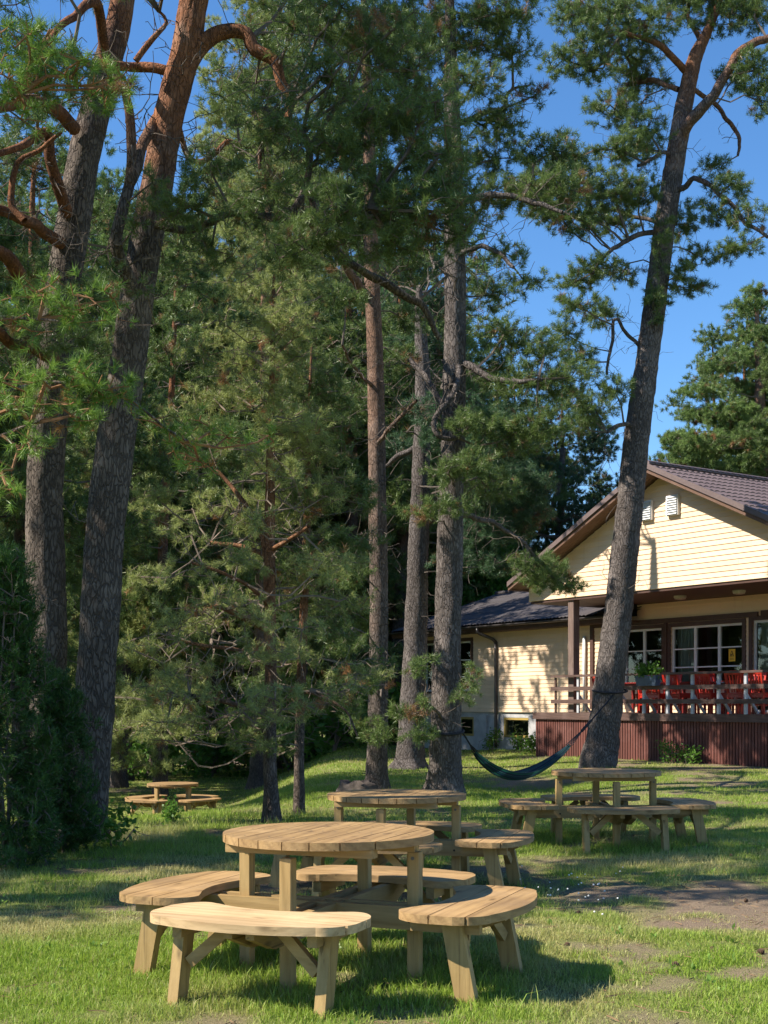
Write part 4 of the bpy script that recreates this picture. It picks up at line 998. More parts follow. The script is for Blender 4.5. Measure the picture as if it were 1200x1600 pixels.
# local frame: x along the front (towards the picture's right and nearer), y into the building
def part(mb, name, mat, parent=house, smooth=False): return mb.build(name, mat, parent, smooth)
APX, APZ, SL = .75, 6.87, .467
FLZ, WALLW = 1.22, 2.5
def siding(mb, x0, x1, z0, z1, y, pitch=.118, lim=None, holes=(), depth=.10):
    """overlapping boards; lim(z) -> (xa, xb) clips each board; holes are (x0,x1,z0,z1)"""
    z = z0
    g = np.random.default_rng(1)
    while z < z1-.001:
        zt = min(z+pitch, z1)
        spans_ = [(x0, x1)]
        for (a, b, c, d_) in holes:
            if zt > c+.001 and z < d_-.001:
                n_ = []
                for (p, q) in spans_:
                    if b <= p or a >= q: n_.append((p, q)); continue
                    if a > p: n_.append((p, a))
                    if b < q: n_.append((b, q))
                spans_ = n_
        for (p, q) in spans_:
            if lim:
                (a0, b0), (a1, b1) = lim(z), lim(zt)
            else: a0 = a1 = p; b0 = b1 = q
            if b0-a0 < .02: continue
            if b1 < a1: a1 = b1 = (a1+b1)/2
            y0, y1 = y-.020, y-.004
            zz = z+.004
            if b0-a0 > 1.2 and b1-a1 > 1.2:     # butt joints between board lengths
                cuts = [a0]+[q_ for q_ in np.arange(a0+g.uniform(.6, 3.5), b0-.6, 3.6)]+[b0]
                for ca, cb in zip(cuts[:-1], cuts[1:]):
                    ta = ca+.0015 if ca > a0 else a1; tb = cb-.0015 if cb < b0 else b1; ba = ca+.0015 if ca > a0 else a0; bb = cb-.0015 if cb < b0 else b0
                    if tb <= ta: continue
                    mb.hexa([(ba, y0, zz), (bb, y0, zz), (bb, y+depth, zz), (ba, y+depth, zz), (ta, y1, zt), (tb, y1, zt), (tb, y+depth, zt), (ta, y+depth, zt)])
            else: mb.hexa([(a0, y0, zz), (b0, y0, zz), (b0, y+depth, zz), (a0, y+depth, zz), (a1, y1, zt), (b1, y1, zt), (b1, y+depth, zt), (a1, y+depth, zt)])
            mb.hexa([(a0, y0+.012, z-.006), (b0, y0+.012, z-.006), (b0, y+depth-.02, z-.006), (a0, y+depth-.02, z-.006), (a0, y0+.012, zz), (b0, y0+.012, zz), (b0, y+depth-.02, zz), (a0, y+depth-.02, zz)])
        z = zt
# gable
g = MB(); und = lambda z: (APZ-.17-z)/SL
siding(g, -4.0, 5.5, 4.1, APZ-.19, 0.0, .118, lambda z: (max(-4.0, APX-und(z)), min(5.5, APX+und(z))), depth=.12)
part(g, 'gable_wall', M['siding'])
# porch and wing wall with openings
wins = [(-3.75, -1.70, 1.95, 3.39), (-1.40, .92, 1.95, 3.39), (1.22, 3.3, 1.24, 3.42), (-12.2, -9.72, 1.83, 3.38)]
g = MB(); siding(g, -13.1, -2.6, 1.19, 3.74, WALLW, .118, holes=wins, depth=.14); siding(g, -2.6, 6.0, 1.19, 4.03, WALLW, .118, holes=wins, depth=.14)
part(g, 'front_wall', M['siding'])
g = MB(); g.box((-13.1+.06, 7.0, 2.5), (.12, 8.7, 2.62)); g.box((-3.5, 10.9, 2.4), (19, .12, 2.5)); g.box((5.9, 7, 2.6), (.12, 8.6, 2.9)); part(g, 'side_wall', M['siding'])
# dim rooms behind the windows
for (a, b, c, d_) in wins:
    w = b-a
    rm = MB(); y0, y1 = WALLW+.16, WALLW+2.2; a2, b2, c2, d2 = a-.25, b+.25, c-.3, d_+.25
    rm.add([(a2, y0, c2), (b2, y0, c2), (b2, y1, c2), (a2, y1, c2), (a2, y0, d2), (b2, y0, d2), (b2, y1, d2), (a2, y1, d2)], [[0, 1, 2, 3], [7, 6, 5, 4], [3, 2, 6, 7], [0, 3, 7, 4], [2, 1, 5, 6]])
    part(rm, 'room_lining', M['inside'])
def window(a, b, z0, z1, nx, zs, label=None, curtains=((0, .16), (.86, 1)), fw=.055, casing=True, nm='window'):
    y = WALLW
    root = empty(nm, ((a+b)/2, y, z0), 0); root.parent = house
    def loc(mb, n_, m_, p=root):
        o = mb.build(n_, m_, p, False); return o
    ox, oy, oz = (a+b)/2, y, z0
    def B(mb, x0, x1, y0, y1, za, zb): mb.box(((x0+x1)/2-ox, (y0+y1)/2-oy, (za+zb)/2-oz), (x1-x0, y1-y0, zb-za))
    fr = MB()
    B(fr, a, a+fw, y+.03, y+.10, z0, z1); B(fr, b-fw, b, y+.03, y+.10, z0, z1)
    B(fr, a+fw, b-fw, y+.03, y+.10, z1-fw, z1); B(fr, a+fw, b-fw, y+.03, y+.10, z0, z0+fw)
    for k in range(1, nx):
        x = a+(b-a)*k/nx; B(fr, x-.04, x+.04, y+.032, y+.098, z0+fw, z1-fw)
    for z in zs:
        for k in range(nx):
            xa = a+(b-a)*k/nx+(.04 if k else fw); xb = a+(b-a)*(k+1)/nx-(.04 if k < nx-1 else fw)
            B(fr, xa, xb, y+.04, y+.085, z-.016, z+.016)
    loc(fr, 'frame', M['white'])
    pn = MB(); 
    for k in range(nx):
        xa = a+(b-a)*k/nx+(.04 if k else fw); xb = a+(b-a)*(k+1)/nx-(.04 if k < nx-1 else fw)
        za, zb = z0+fw, z1-fw
        pn.add([(xa-ox, y+.066-oy, za-oz), (xb-ox, y+.066-oy, za-oz), (xb-ox, y+.066-oy, zb-oz), (xa-ox, y+.066-oy, zb-oz)], [[0, 1, 2, 3]])
    loc(pn, 'pane', M['glass'])
    for (c0, c1) in curtains:
        xs = np.linspace(a+(b-a)*c0, a+(b-a)*c1, 26); yy = y+.24+.03*np.sin(np.arange(26)*1.7)
        V = [(x-ox, q-oy, z-oz) for z in (z0-.1, z1+.1) for x, q in zip(xs, yy)]
        cm = MB(); cm.add(V, [[i, i+1, 27+i, 26+i] for i in range(25)]); loc(cm, 'curtain', M['curtain'])
    if casing:
        cs = MB(); t = .10
        B(cs, a-t, a, y-.045, y+.10, z0-.06, z1+t); B(cs, b, b+t, y-.045, y+.10, z0-.06, z1+t)
        B(cs, a, b, y-.045, y+.028, z1, z1+t); B(cs, a, b, y-.045, y+.028, z0-.06, z0)
        loc(cs, 'casing', M['brown'])
    return root
window(-3.75, -1.70, 1.95, 3.39, 3, (2.36, 2.82), curtains=((.93, 1.0),))
w2 = window(-1.40, .92, 1.95, 3.39, 3, (2.36, 2.82), curtains=((0, .24), (.93, 1)))
window(-12.2, -9.72, 1.83, 3.38, 3, (2.28, 2.8), curtains=((0, .12),))
dr = window(1.22, 3.3, 1.24, 3.42, 2, (), curtains=((.02, .2), (.5, .62)), nm='glass_door')
hd = MB(); hd.box((-.06, .02, 1.0), (.03, .05, .18)); hd.build('handle', M['black'], dr)
# yellow notice stuck inside the window beside the door
x = (1141-600)/F; tt = (31.4*x-8.08)/(.554+.833*x)
sg = MB(); sg.box((tt, WALLW+.055, 2.62), (.20, .008, .30)); sgo = part(sg, 'window_notice', M['yellow']); sgo['label'] = 'small yellow warning notice with black pictogram on the window'
pk = MB(); yq = WALLW+.048
def stroke(p, q, w=.012): pk.bar((tt+p[0], yq, 2.62+p[1]), (tt+q[0], yq, 2.62+q[1]), .004, w, up=(0, 0, 1)) if abs(p[0]-q[0]) > .004 else pk.box((tt+p[0], yq, 2.62+(p[1]+q[1])/2), (w, .004, abs(q[1]-p[1])))
stroke((-.055, -.02), (0, .11)); stroke((0, .11), (.055, -.02)); stroke((-.055, -.02), (.055, -.02)); stroke((-.02, .0), (.03, .035), .02); stroke((-.03, .01), (.0, .005), .022); stroke((.03, .035), (.03, .06), .012)
for z in (-.075, -.10): stroke((-.06, z), (.06, z), .008)
pk.build('pictogram', M['black'], sgo)
# brown trims on the wall
g = MB(); g.box((-4.28, WALLW-.035, 2.45), (.12, .07, 2.3)); g.box((-4.02, WALLW-.035, 3.56), (.4, .07, .12)); part(g, 'trim_board', M['brown'])
g = MB(); g.box((-1.2, WALLW-.038, 3.56), (5.2, .07, .12)); part(g, 'trim_board', M['brown'])
g = MB(); g.box((2.3, WALLW-.036, 3.58), (1.6, .07, .12)); part(g, 'trim_board', M['brown'])
g = MB(); g.box((-1.55, WALLW-.042, 2.4), (.09, .07, 2.2)); part(g, 'trim_board', M['brown'])
# ceiling over the porch, beam, lamps
g = MB(); g.box((.85, 1.22, 4.06), (9.6, 2.42, .05)); part(g, 'porch_ceiling', M['brown'])
for (x, y) in ((.03, 1.3), (1.83, 1.3)):
    g = MB(); g.tube([(x, y, 4.034), (x, y, 4.0), (x, y, 3.955), (x, y, 3.94)], [.15, .15, .13, .06], 18); part(g, 'ceiling_lamp', M['lamp'], smooth=False)
# posts
for x in (-2.47, 5.2):
    g = MB(); g.box((x, .16, (FLZ+4.03)/2+.01), (.21, .21, 4.03-FLZ), 0, .012); part(g, 'porch_post', M['post_brown'])
# gable vents
for x, z in ((1.09, 5.95), (.27, 5.93)):
    g = MB(); g.box((x, -.055, z), (.36, .07, .46)); o = part(g, 'gable_vent', M['white'])
    l = MB()
    for k in range(8):
        zz = z-.2+k*.054; l.hexa([(x-.16, -.125, zz-.008), (x+.16, -.125, zz-.008), (x+.16, -.091, zz+.03), (x-.16, -.091, zz+.03), (x-.16, -.120, zz), (x+.16, -.120, zz), (x+.16, -.091, zz+.038), (x-.16, -.091, zz+.038)])
    l.build('louvre', M['white'], o)
# roofs
def tiled(name, e0, along, up, La, Lu, wave, row, amp, step, mat, parent=house, th=.03, jag=True):
    """profiled roof sheet: e0 eave corner, along/up unit vectors"""
    e0 = np.array(e0, float); along = np.array(along, float); up = np.array(up, float); nrm = np.cross(along, up)
    if nrm[2] < 0: nrm = -nrm
    nx = int(La/wave*6)+1; xs = np.linspace(0, La, nx)
    rows = int(round(Lu/row)); us = []
    hs = []
    for k in range(rows):
        us += [k*row, (k+1)*row-.002]; hs += [step, 0.0]
    us = np.array(us); hs = np.array(hs)
    X, U = np.meshgrid(xs, us); Hh = hs[:, None]+amp*(np.abs(np.sin(X*math.pi/wave))**.8)
    V = e0+X[..., None]*along+U[..., None]*up+Hh[..., None]*nrm
    nu = len(us)
    i = np.arange(nu-1)[:, None]*nx; j = np.arange(nx-1)[None, :]
    Q = np.stack([i+j, i+j+1, i+nx+j+1, i+nx+j], -1).reshape(-1, 4)
    V = V.reshape(-1, 3)
    # bottom skin and rim
    b = np.array([e0-nrm*th, e0+along*La-nrm*th, e0+along*La+up*us[-1]-nrm*th, e0+up*us[-1]-nrm*th])
    me = mesh_np(name, np.vstack([V, b]), [Q, np.array([[len(V), len(V)+3, len(V)+2, len(V)+1]])], [mat])
    return link(name, me, parent)
cs = 1/math.sqrt(1+SL*SL); up = np.array([cs, 0, SL*cs])
RF, RB = -.52, 12.0
eL, eR = -4.22, 2*APX+4.22
Ls = (APX-eL)/cs
zL = APZ-SL*(APX-eL)
tiled('roof_slope', (eL, RF, zL), (0, 1, 0), up, RB-RF, Ls, .19, .35, .028, .022, M['roof'])
tiled('roof_slope', (eR, RF, zL), (0, 1, 0), np.array([-cs, 0, SL*cs]), RB-RF, Ls, .19, .35, .028, .022, M['roof'])
g = MB(); g.tube([(APX, RF-.02, APZ+.03), (APX, RB, APZ+.03)], [.085, .085], 10); part(g, 'ridge_cap', M['roof'])
# soffit of the overhang and barge boards with gutter-like trim
for sgn, ex in ((-1, eL), (1, eR)):
    g = MB(); z0_ = zL-.035; 
    P = lambda x, y, dz: (x, y, APZ-SL*abs(x-APX)+dz)
    xa = APX; xb = ex
    for k in range(5):
        ya = RF+.03+k*.098; yb = ya+.094
        g.hexa([P(xb, ya, -.145), P(xa, ya, -.145), P(xa, yb, -.145), P(xb, yb, -.145), P(xb, ya, -.122), P(xa, ya, -.122), P(xa, yb, -.122), P(xb, yb, -.122)])
    part(g, 'soffit', M['soffit'])
    g = MB()
    g.hexa([P(xb, RF-.012, -.175), P(xa, RF-.012, -.175), P(xa, RF+.026, -.175), P(xb, RF+.026, -.175), P(xb, RF-.012, -.035), P(xa, RF-.012, -.035), P(xa, RF+.026, -.035), P(xb, RF+.026, -.035)])
    part(g, 'barge_board', M['soffit'])
    g = MB()
    g.hexa([P(xb, RF-.055, -.075), P(xa, RF-.055, -.075), P(xa, RF-.015, -.075), P(xb, RF-.015, -.075), P(xb, RF-.055, .05), P(xa, RF-.055, .05), P(xa, RF-.015, .05), P(xb, RF-.015, .05)])
    part(g, 'verge_flashing', M['roof'])
    g = MB(); g.box((ex+sgn*-.02, (RF+RB)/2, zL-.09), (.035, RB-RF, .16)); part(g, 'eave_board', M['soffit'])
    g = MB(); g.hexa([P(xb, 0, -.12), P(xa, 0, -.12), P(xa, RB, -.12), P(xb, RB, -.12), P(xb, 0, -.04), P(xa, 0, -.04), P(xa, RB, -.04), P(xb, RB, -.04)]); part(g, 'roof_deck', M['soffit'])
# wing roof
wz, ws = 3.80, .325; c2 = 1/math.sqrt(1+ws*ws); wl = (6.5-2.02)/c2
tiled('wing_roof', (-13.5, 2.02, wz), (1, 0, 0), (0, c2, ws*c2), 13.5-2.42, wl, .15, wl/6.0, .03, .012, M['roof2'])
g = MB(); g.hexa([(-13.45, 6.5, wz+4.48*ws-.05), (-4, 6.5, wz+4.48*ws-.05), (-4, 11.0, wz-.05), (-13.45, 11.0, wz-.05), (-13.45, 6.5, wz+4.48*ws+.0), (-4, 6.5, wz+4.48*ws+.0), (-4, 11.0, wz), (-13.45, 11.0, wz)]); part(g, 'wing_roof', M['roof2'])
g = MB(); g.tube([(-13.5, 6.5, wz+4.48*ws+.02), (-4.2, 6.5, wz+4.48*ws+.02)], [.09, .09], 10); part(g, 'ridge_cap', M['roof2'])
g = MB(); g.box((-7.96, 2.06, wz-.12), (11.0, .03, .15)); g.box((-7.96, 2.29, wz-.20), (11.0, .40, .03)); part(g, 'eave_board', M['brown'])
g = MB(); a = np.linspace(math.pi, 2*math.pi, 9); V = []
for x in (-13.5, -2.42):
    V += [(x, 1.97+.065*math.cos(q), wz-.035+.065*math.sin(q)) for q in a]+[(x, 1.97+.058*math.cos(q), wz-.035+.058*math.sin(q)) for q in a]
g.add(V, [[i, i+1, 18+i+1, 18+i] for i in range(8)]+[[9+i, 27+i, 27+i+1, 9+i+1] for i in range(8)]+[[0, 18, 27, 9], [8, 17, 35, 26]]); part(g, 'gutter', M['metal'], smooth=True)
g = MB(); g.hexa([(-13.1, 2.55, 3.75), (-13.0, 2.55, 3.75), (-13.0, 6.5, 3.75), (-13.1, 6.5, 3.75), (-13.1, 2.55, 3.8), (-13.0, 2.55, 3.8), (-13.0, 6.5, 5.15), (-13.1, 6.5, 5.15)]); part(g, 'wing_gable', M['siding'])
dp = catmull([(-8.75, 1.97, wz-.09), (-8.75, 1.97, wz-.22), (-8.50, 2.36, wz-.42), (-8.44, 2.43, wz-.52), (-8.44, 2.43, wz-.75), (-8.44, 2.43, 1.0), (-8.44, 2.43, .12)], .12)
g = MB(); g.tube(dp, .05, 10); part(g, 'downpipe', M['metal'], smooth=True)
g = MB(); g.tube([(-4.55, 2.42, 1.25), (-4.55, 2.42, 3.3)], .045, 10); part(g, 'wall_pipe', M['white'], smooth=True)
# foundation
bw = [(-10.75, -9.66, .44, 1.03), (-8.2, -6.98, .44, 1.03)]
g = MB(); xs = [-13.0, -10.75, -9.66, -8.2, -6.98, 6.0]
g.box((-11.875, 2.62, .49), (2.25, .16, 1.38)); g.box((-8.93, 2.62, .49), (1.46, .16, 1.38)); g.box((-.49, 2.62, .49), (12.98, .16, 1.38))
g.box((-10.205, 2.62, .12), (1.09, .158, .64)); g.box((-7.59, 2.62, .12), (1.22, .158, .64)); g.box((-10.205, 2.62, 1.105), (1.09, .158, .15)); g.box((-7.59, 2.62, 1.105), (1.22, .158, .15))
g.box((-9.1, 2.5, .45), (.34, .1, 1.3)); g.box((-6.7, 2.5, .45), (.5, .1, 1.3))
part(g, 'foundation', M['concrete'])
for (a, b, c, d_) in bw:
    f = MB(); y = 2.6; t = .07
    f.box(((a+b)/2, y, d_-t/2), (b-a, .1, t)); f.box(((a+b)/2, y, c+t/2), (b-a, .1, t)); f.box((a+t/2, y, (c+d_)/2), (t, .1, d_-c-2*t)); f.box((b-t/2, y, (c+d_)/2), (t, .1, d_-c-2*t))
    o = part(f, 'basement_window', M['yellowframe'])
    p = MB(); p.add([(a+t, 2.62, c+t), (b-t, 2.62, c+t), (b-t, 2.62, d_-t), (a+t, 2.62, d_-t)], [[0, 1, 2, 3]]); p.build('pane', M['glass'], o)
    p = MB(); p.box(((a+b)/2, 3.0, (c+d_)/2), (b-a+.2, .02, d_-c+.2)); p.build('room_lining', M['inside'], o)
# deck
g = MB(); 
for k in range(17): g.box((.9, .08+k*.145, FLZ-.018), (9.5, .138, .036))
part(g, 'deck_floor', M['brown_boards'])
g = MB(); g.box((.95, -.02, FLZ-.085), (9.5, .05, .17)); g.box((-3.785, 1.2, FLZ-.087), (.05, 2.5, .165)); part(g, 'deck_fascia', M['brown_boards'])
g = MB(); k = 0; x = -3.78
while x < 5.6:
    g.box((x+.043, .035, .55), (.062, .03, 1.0)); x += .086
y = .1
while y < 2.4: g.box((-3.75, y+.04, .55), (.03, .062, 1.0)); y += .086
part(g, 'deck_skirting', M['skirt'])
g = MB(); g.box((.93, .075, .55), (9.4, .03, .98)); g.box((-3.71, 1.25, .55), (.03, 2.3, .98)); part(g, 'skirting_backing', M['brown'])
# railing
rail = empty('deck_railing', (0, 0, FLZ), 0); rail.parent = house
for z, h, w_, y in ((.915, .05, .12, -.055), (.60, .10, .035, -.075), (.28, .10, .035, -.075)):
    r_ = MB(); r_.box((1.3, y, z), (8.7, w_, h)); r_.build('rail', M['brown_boards'], rail)
r_ = MB(); r_.box((-2.93, -.035, .44), (.05, .04, .88)); r_.build('railing_post', M['brown'], rail)
for x in (-2.09, -1.34, -.59, .16, .91, 1.66, 2.42, 3.17, 3.92, 4.67):
    r_ = MB(); r_.box((x, -.03, .444), (.07, .05, .885)); r_.build('railing_post', M['rail_grey'], rail)
    r_ = MB(); r_.bar((x, .0, .42), (x, .36, .02), .045, .05); r_.build('railing_brace', M['rail_grey'], rail)
# flower box on the rail (lifts off: its own thing)
def HL(x, y, z):
    c, s = math.cos(HRZ), math.sin(HRZ); return (HO[0]+c*x-s*y, HO[1]+s*x+c*y, z)
fb = empty('flower_box', HL(.42, -.04, FLZ+.80), HRZ, 'blue-grey flower box with green plants hung on the deck railing', 'flower box')
g = MB(); g.hexa([(-.30, -.19, -.16), (.30, -.19, -.16), (.30, -.04, -.16), (-.30, -.04, -.16), (-.34, -.22, .08), (.34, -.22, .08), (.34, -.03, .08), (-.34, -.03, .08)]); g.build('planter', M['blueplastic'], fb)
gg = np.random.default_rng(8); tp = np.stack([gg.uniform(-.3, .3, 170), gg.uniform(-.22, -.02, 170), gg.uniform(.08, .27, 170)], 1); td = gg.normal(size=(170, 3))*.5+np.array([0, -.1, .8]); td /= np.linalg.norm(td, axis=1)[:, None]
lv, lf = leaves(tp, td, 5, .08, .045, gg, .05); link('plant', mesh_np('plant', lv, [lf], [M['leaf']]), fb)
# red chairs and tables on the deck
def make_chair():
    r = empty('deck_chair', (0, 0, 0), 0)
    for sx in (-1, 1):
        l = MB(); l.box((sx*.2, -.2, .225), (.045, .045, .45)); l.build('leg', M['red'], r)
        l = MB(); l.bar((sx*.2, .2, 0), (sx*.2, .21, .45), .045, .045, up=(0, 1, 0)); l.bar((sx*.2, .21, .45), (sx*.22, .30, .95), .045, .045, up=(0, 1, 0)); l.build('back_leg', M['red'], r)
    s = MB(); s.box((0, 0, .455), (.46, .46, .035), 0, .01); s.build('seat', M['red'], r)
    a = MB(); a.box((0, -.2, .40), (.36, .03, .07)); a.box((0, .2, .40), (.36, .03, .07)); a.box((.2, 0, .40), (.03, .36, .07)); a.box((-.2, 0, .40), (.03, .36, .07)); a.box((.2, 0, .2), (.025, .37, .03)); a.box((-.2, 0, .2), (.025, .37, .03)); a.build('apron', M['red'], r)
    b = MB()
    xs = np.linspace(-.22, .22, 9)
    for i in range(8):
        za, zb = .96-.35*xs[i]**2*1.6, .96-.35*xs[i+1]**2*1.6
        b.hexa([(xs[i], .27, .86), (xs[i+1], .27, .86), (xs[i+1], .30, .86), (xs[i], .30, .86), (xs[i], .29, za), (xs[i+1], .29, zb), (xs[i+1], .32, zb), (xs[i], .32, za)])
    for k in range(4):
        x = -.12+k*.08; b.bar((x*.75, .215, .48), (x*1.1, .28, .88), .035, .016, up=(0, 1, 0))
    b.build('backrest', M['red'], r)
    return r
ch = make_chair(); first = True
chairs = [(-2.35, 1.3, .4, 'red slatted chair on the deck just past the brown porch post'), (-1.95, .75, 2.6, 'red chair on the deck seen close to the leaning trunk, turned towards the house'),
 (-1.65, 1.75, -2.0, 'red chair by the house wall behind the leaning pine trunk'), (-.62, 1.0, 1.3, 'red chair seen sideways just past the leaning trunk, before the first table'),
 (-.05, .62, 3.3, 'red slatted chair close to the railing below the edge of the flower box'), (.15, 1.75, .1, 'red chair against the wall below the three-pane window, behind the flower box'),
 (.72, .66, 2.9, 'red slatted chair at the railing just past the flower box'), (1.15, 1.35, 1.6, 'red chair seen sideways between the two dark red deck tables'),
 (1.62, .62, 3.05, 'red slatted chair with its back to the railing, under the three-pane window'), (1.95, 1.55, .15, 'red chair facing the railing before the dark gap beside the glass door'),
 (.3, .9, 2.2, 'red chair turned askew beneath the trailing plants of the flower box'), (2.1, .85, -1.5, 'red chair pushed in beside the table before the glass door'), (-.95, 1.9, .3, 'red chair against the house wall under the window nearest the trunk'), (3.05, .66, 3.1, 'red slatted chair with its back to the last visible bay of railing'),
 (2.5, .62, 3.2, 'red slatted chair with its back to the railing below the yellow notice'), (2.78, 1.7, -.1, 'red chair facing the railing in front of the glass door'), (3.45, 1.0, 1.5, 'red chair seen from the side at the picture edge before the glass door')]
for x, y, rz, lab in chairs:
    o = ch if first else copy_tree(ch); first = False
    o.location = HL(x, y, FLZ); o.rotation_euler = (0, 0, HRZ+rz+math.pi*0)
    tag(o, lab, 'chair', 'red chairs on the deck')
def make_table():
    r = empty('deck_table', (0, 0, 0), 0)
    s = MB(); s.box((0, 0, .73), (1.0, .72, .035), 0, .01); s.build('tabletop', M['darkred'], r)
    s = MB(); s.box((0, .28, .68), (.86, .025, .07)); s.box((0, -.28, .68), (.86, .025, .07)); s.box((.42, 0, .68), (.025, .54, .07)); s.box((-.42, 0, .68), (.025, .54, .07)); s.build('apron', M['darkred'], r)
    for sx in (-1, 1):
        for sy in (-1, 1):
            s = MB(); s.box((sx*.42, sy*.28, .355), (.06, .06, .71)); s.build('leg', M['darkred'], r)
    return r
dt = make_table()
for i, (x, y, lab) in enumerate(((-1.3, 1.2, 'dark red deck table mostly hidden by the leaning trunk'), (.45, 1.15, 'dark red deck table standing behind the flower box'), (2.3, 1.1, 'dark red deck table standing before the glass door'))):
    o = dt if i == 0 else copy_tree(dt); o.location = HL(x, y, FLZ); o.rotation_euler = (0, 0, HRZ); tag(o, lab, 'table', 'dark red tables on the deck')
# ------------------------------------------------------------------ round picnic tables
def round_plank(mb, lo, hi, us, z0, z1):
    lo_ = np.array([lo(u) for u in us]); hi_ = np.array([hi(u) for u in us]); ok = hi_-lo_ > .004
    i = 0
    while i < len(us):
        if not ok[i]: i += 1; continue
        j = i
        while j+1 < len(us) and ok[j+1]: j += 1
        if j-i >= 1:
            m = j-i+1; U = us[i:j+1]; A = lo_[i:j+1]; B = hi_[i:j+1]
            V = [(u, a, z0) for u, a in zip(U, A)]+[(u, b, z0) for u, b in zip(U, B)]+[(u, a, z1) for u, a in zip(U, A)]+[(u, b, z1) for u, b in zip(U, B)]
            Q = []
            for k in range(m-1):
                Q += [[k, m+k, m+k+1, k+1], [2*m+k, 2*m+k+1, 3*m+k+1, 3*m+k], [k, k+1, 2*m+k+1, 2*m+k], [m+k+1, m+k, 3*m+k, 3*m+k+1]]
            Q += [[0, 2*m, 3*m, m], [m-1, 2*m-1, 4*m-1, 3*m-1]]
            mb.add(V, Q)
        i = j+1
R0, TZ, BZ = .572, .77, .445
def make_picnic():
    root = empty('picnic_table', (0, 0, 0), 0)
    # top: planks run along local y
    n = 8; gap = .006; w = 2*R0/n; tp = MB()
    for k in range(n):
        a, b = -R0+k*w+gap/2, -R0+(k+1)*w-gap/2
        th = np.linspace(a, b, 9)
        c = lambda x: math.sqrt(max(1e-6, R0*R0-x*x))
        V = [(x, -c(x), TZ-.042) for x in th]+[(x, c(x), TZ-.042) for x in th]+[(x, -c(x), TZ) for x in th]+[(x, c(x), TZ) for x in th]
        m = 9; Q = []
        for i in range(m-1): Q += [[i, m+i, m+i+1, i+1], [2*m+i, 2*m+i+1, 3*m+i+1, 3*m+i], [i, i+1, 2*m+i+1, 2*m+i], [m+i+1, m+i, 3*m+i, 3*m+i+1]]
        Q += [[0, 2*m, 3*m, m], [m-1, 2*m-1, 4*m-1, 3*m-1]]
        tp.add(V, Q)
    for k in range(n):
        xc = -R0+(k+.5)*w; hw = math.sqrt(R0*R0-xc*xc)
        for y in (-.36, 0, .36):
            if abs(y) > hw-.04: continue
            for dx in (-.035, .035):
                a8 = np.arange(8)*math.pi/4; tp.add([(xc+dx+.006*math.cos(q), y+.006*math.sin(q), TZ+.0008) for q in a8]); tp.N.append(np.array([list(range(8))])+tp.n-8)
    top = tp.build('tabletop', M['table'], root)
    top.data.materials.append(M['bolt'])
    for p_ in top.data.polygons:
        if p_.loop_total == 8: p_.material_index = 1
    bt = MB()
    for y in (-.36, .36): bt.box((0, y, TZ-.065), (.84, .07, .044))
    bt.box((0, 0, TZ-.066), (1.02, .07, .042))
    bt.build('batten', M['beamx'], top)
    # crossing pairs of beams
    z = BZ-.045-.06
    LB = 1.02
    for s in (-1, 1):
        b = MB()
        for (x0, x1) in ((-LB, LB),):
            y = s*.058
            P = [(-LB, .06), (-LB, .02), (-LB+.22, -.06), (LB-.22, -.06), (LB, .02), (LB, .06)]
            V = [(p, y-.0225, z+q) for p, q in P]+[(p, y+.0225, z+q) for p, q in P]
            b.add(V, [[i, (i+1) % 6, 6+(i+1) % 6, 6+i] for i in range(6)]); b.ngon([-12+0+12-12+k for k in range(0)]) if False else None
            b.N.append(np.array([[0, 5, 4, 3, 2, 1]])+b.n-12); b.N.append(np.array([[6, 7, 8, 9, 10, 11]])+b.n-12)
        o = b.build('beam', M['beamx'], root)
        h = MB()
        for xs in (-.80, -.72, .72, .80, -.5, .5): h.tube([(xs, s*.0815, z+.015*(1 if abs(xs) > .75 else -1)), (xs, s*.084, z+.015*(1 if abs(xs) > .75 else -1))], .009, 8)
        h.build('bolt', M['knot'], o)
        b = MB(); x = s*.058; zz = z-.002
        P = [(-LB, .06), (-LB, .02), (-LB+.22, -.06), (LB-.22, -.06), (LB, .02), (LB, .06)]
        # three lengths, butted against the other pair
        for (ya, yb) in ((-LB, -.082), (-.034, .034), (.082, LB)):
            if ya == -LB: PP = [(-LB, .06), (-LB, .02), (-LB+.22, -.06), (-.082, -.06), (-.082, .06)]
            elif yb == LB: PP = [(.082, .06), (.082, -.06), (LB-.22, -.06), (LB, .02), (LB, .06)]
            else: PP = [(-.034, .06), (-.034, -.06), (.034, -.06), (.034, .06)]
            m = len(PP); V = [(x-.0225, p, zz+q) for p, q in PP]+[(x+.0225, p, zz+q) for p, q in PP]
            b.add(V, [[i, 6*0+m+i, m+(i+1) % m, (i+1) % m] for i in range(m)])
            b.N.append(np.array([list(range(m))])+b.n-2*m); b.N.append(np.array([list(range(m))[::-1]])+b.n-m)
        b.build('beam', M['beamy'], root)
    # legs between the beams
    for k in range(4):
        a = k*math.pi/2; x, y = .5*math.cos(a), .5*math.sin(a)
        l = MB(); l.box((x, y, (TZ-.087)/2-.03), (.066, .066, TZ-.087+.06), 0, .004); o = l.build('table_leg', M['post'], root)
        h = MB(); s_ = .034
        for zz in (TZ-.12,):
            for sg in (-1,) if k else (-1, 1)[:1]:
                p = (x+(0 if k % 2 == 0 else sg*s_), y+(sg*s_ if k % 2 == 0 else 0), zz); q = (x+(0 if k % 2 == 0 else sg*(s_+.006)), y+(sg*(s_+.006) if k % 2 == 0 else 0), zz)
                if zz > .5: h.tube([p, q], .010, 8)
        if h.V: h.build('bolt', M['bolt'], o)
    # four benches: local frame x along the bench, y outward
    Ro, Ri, ue, cw = 1.125, .69, .41, .145
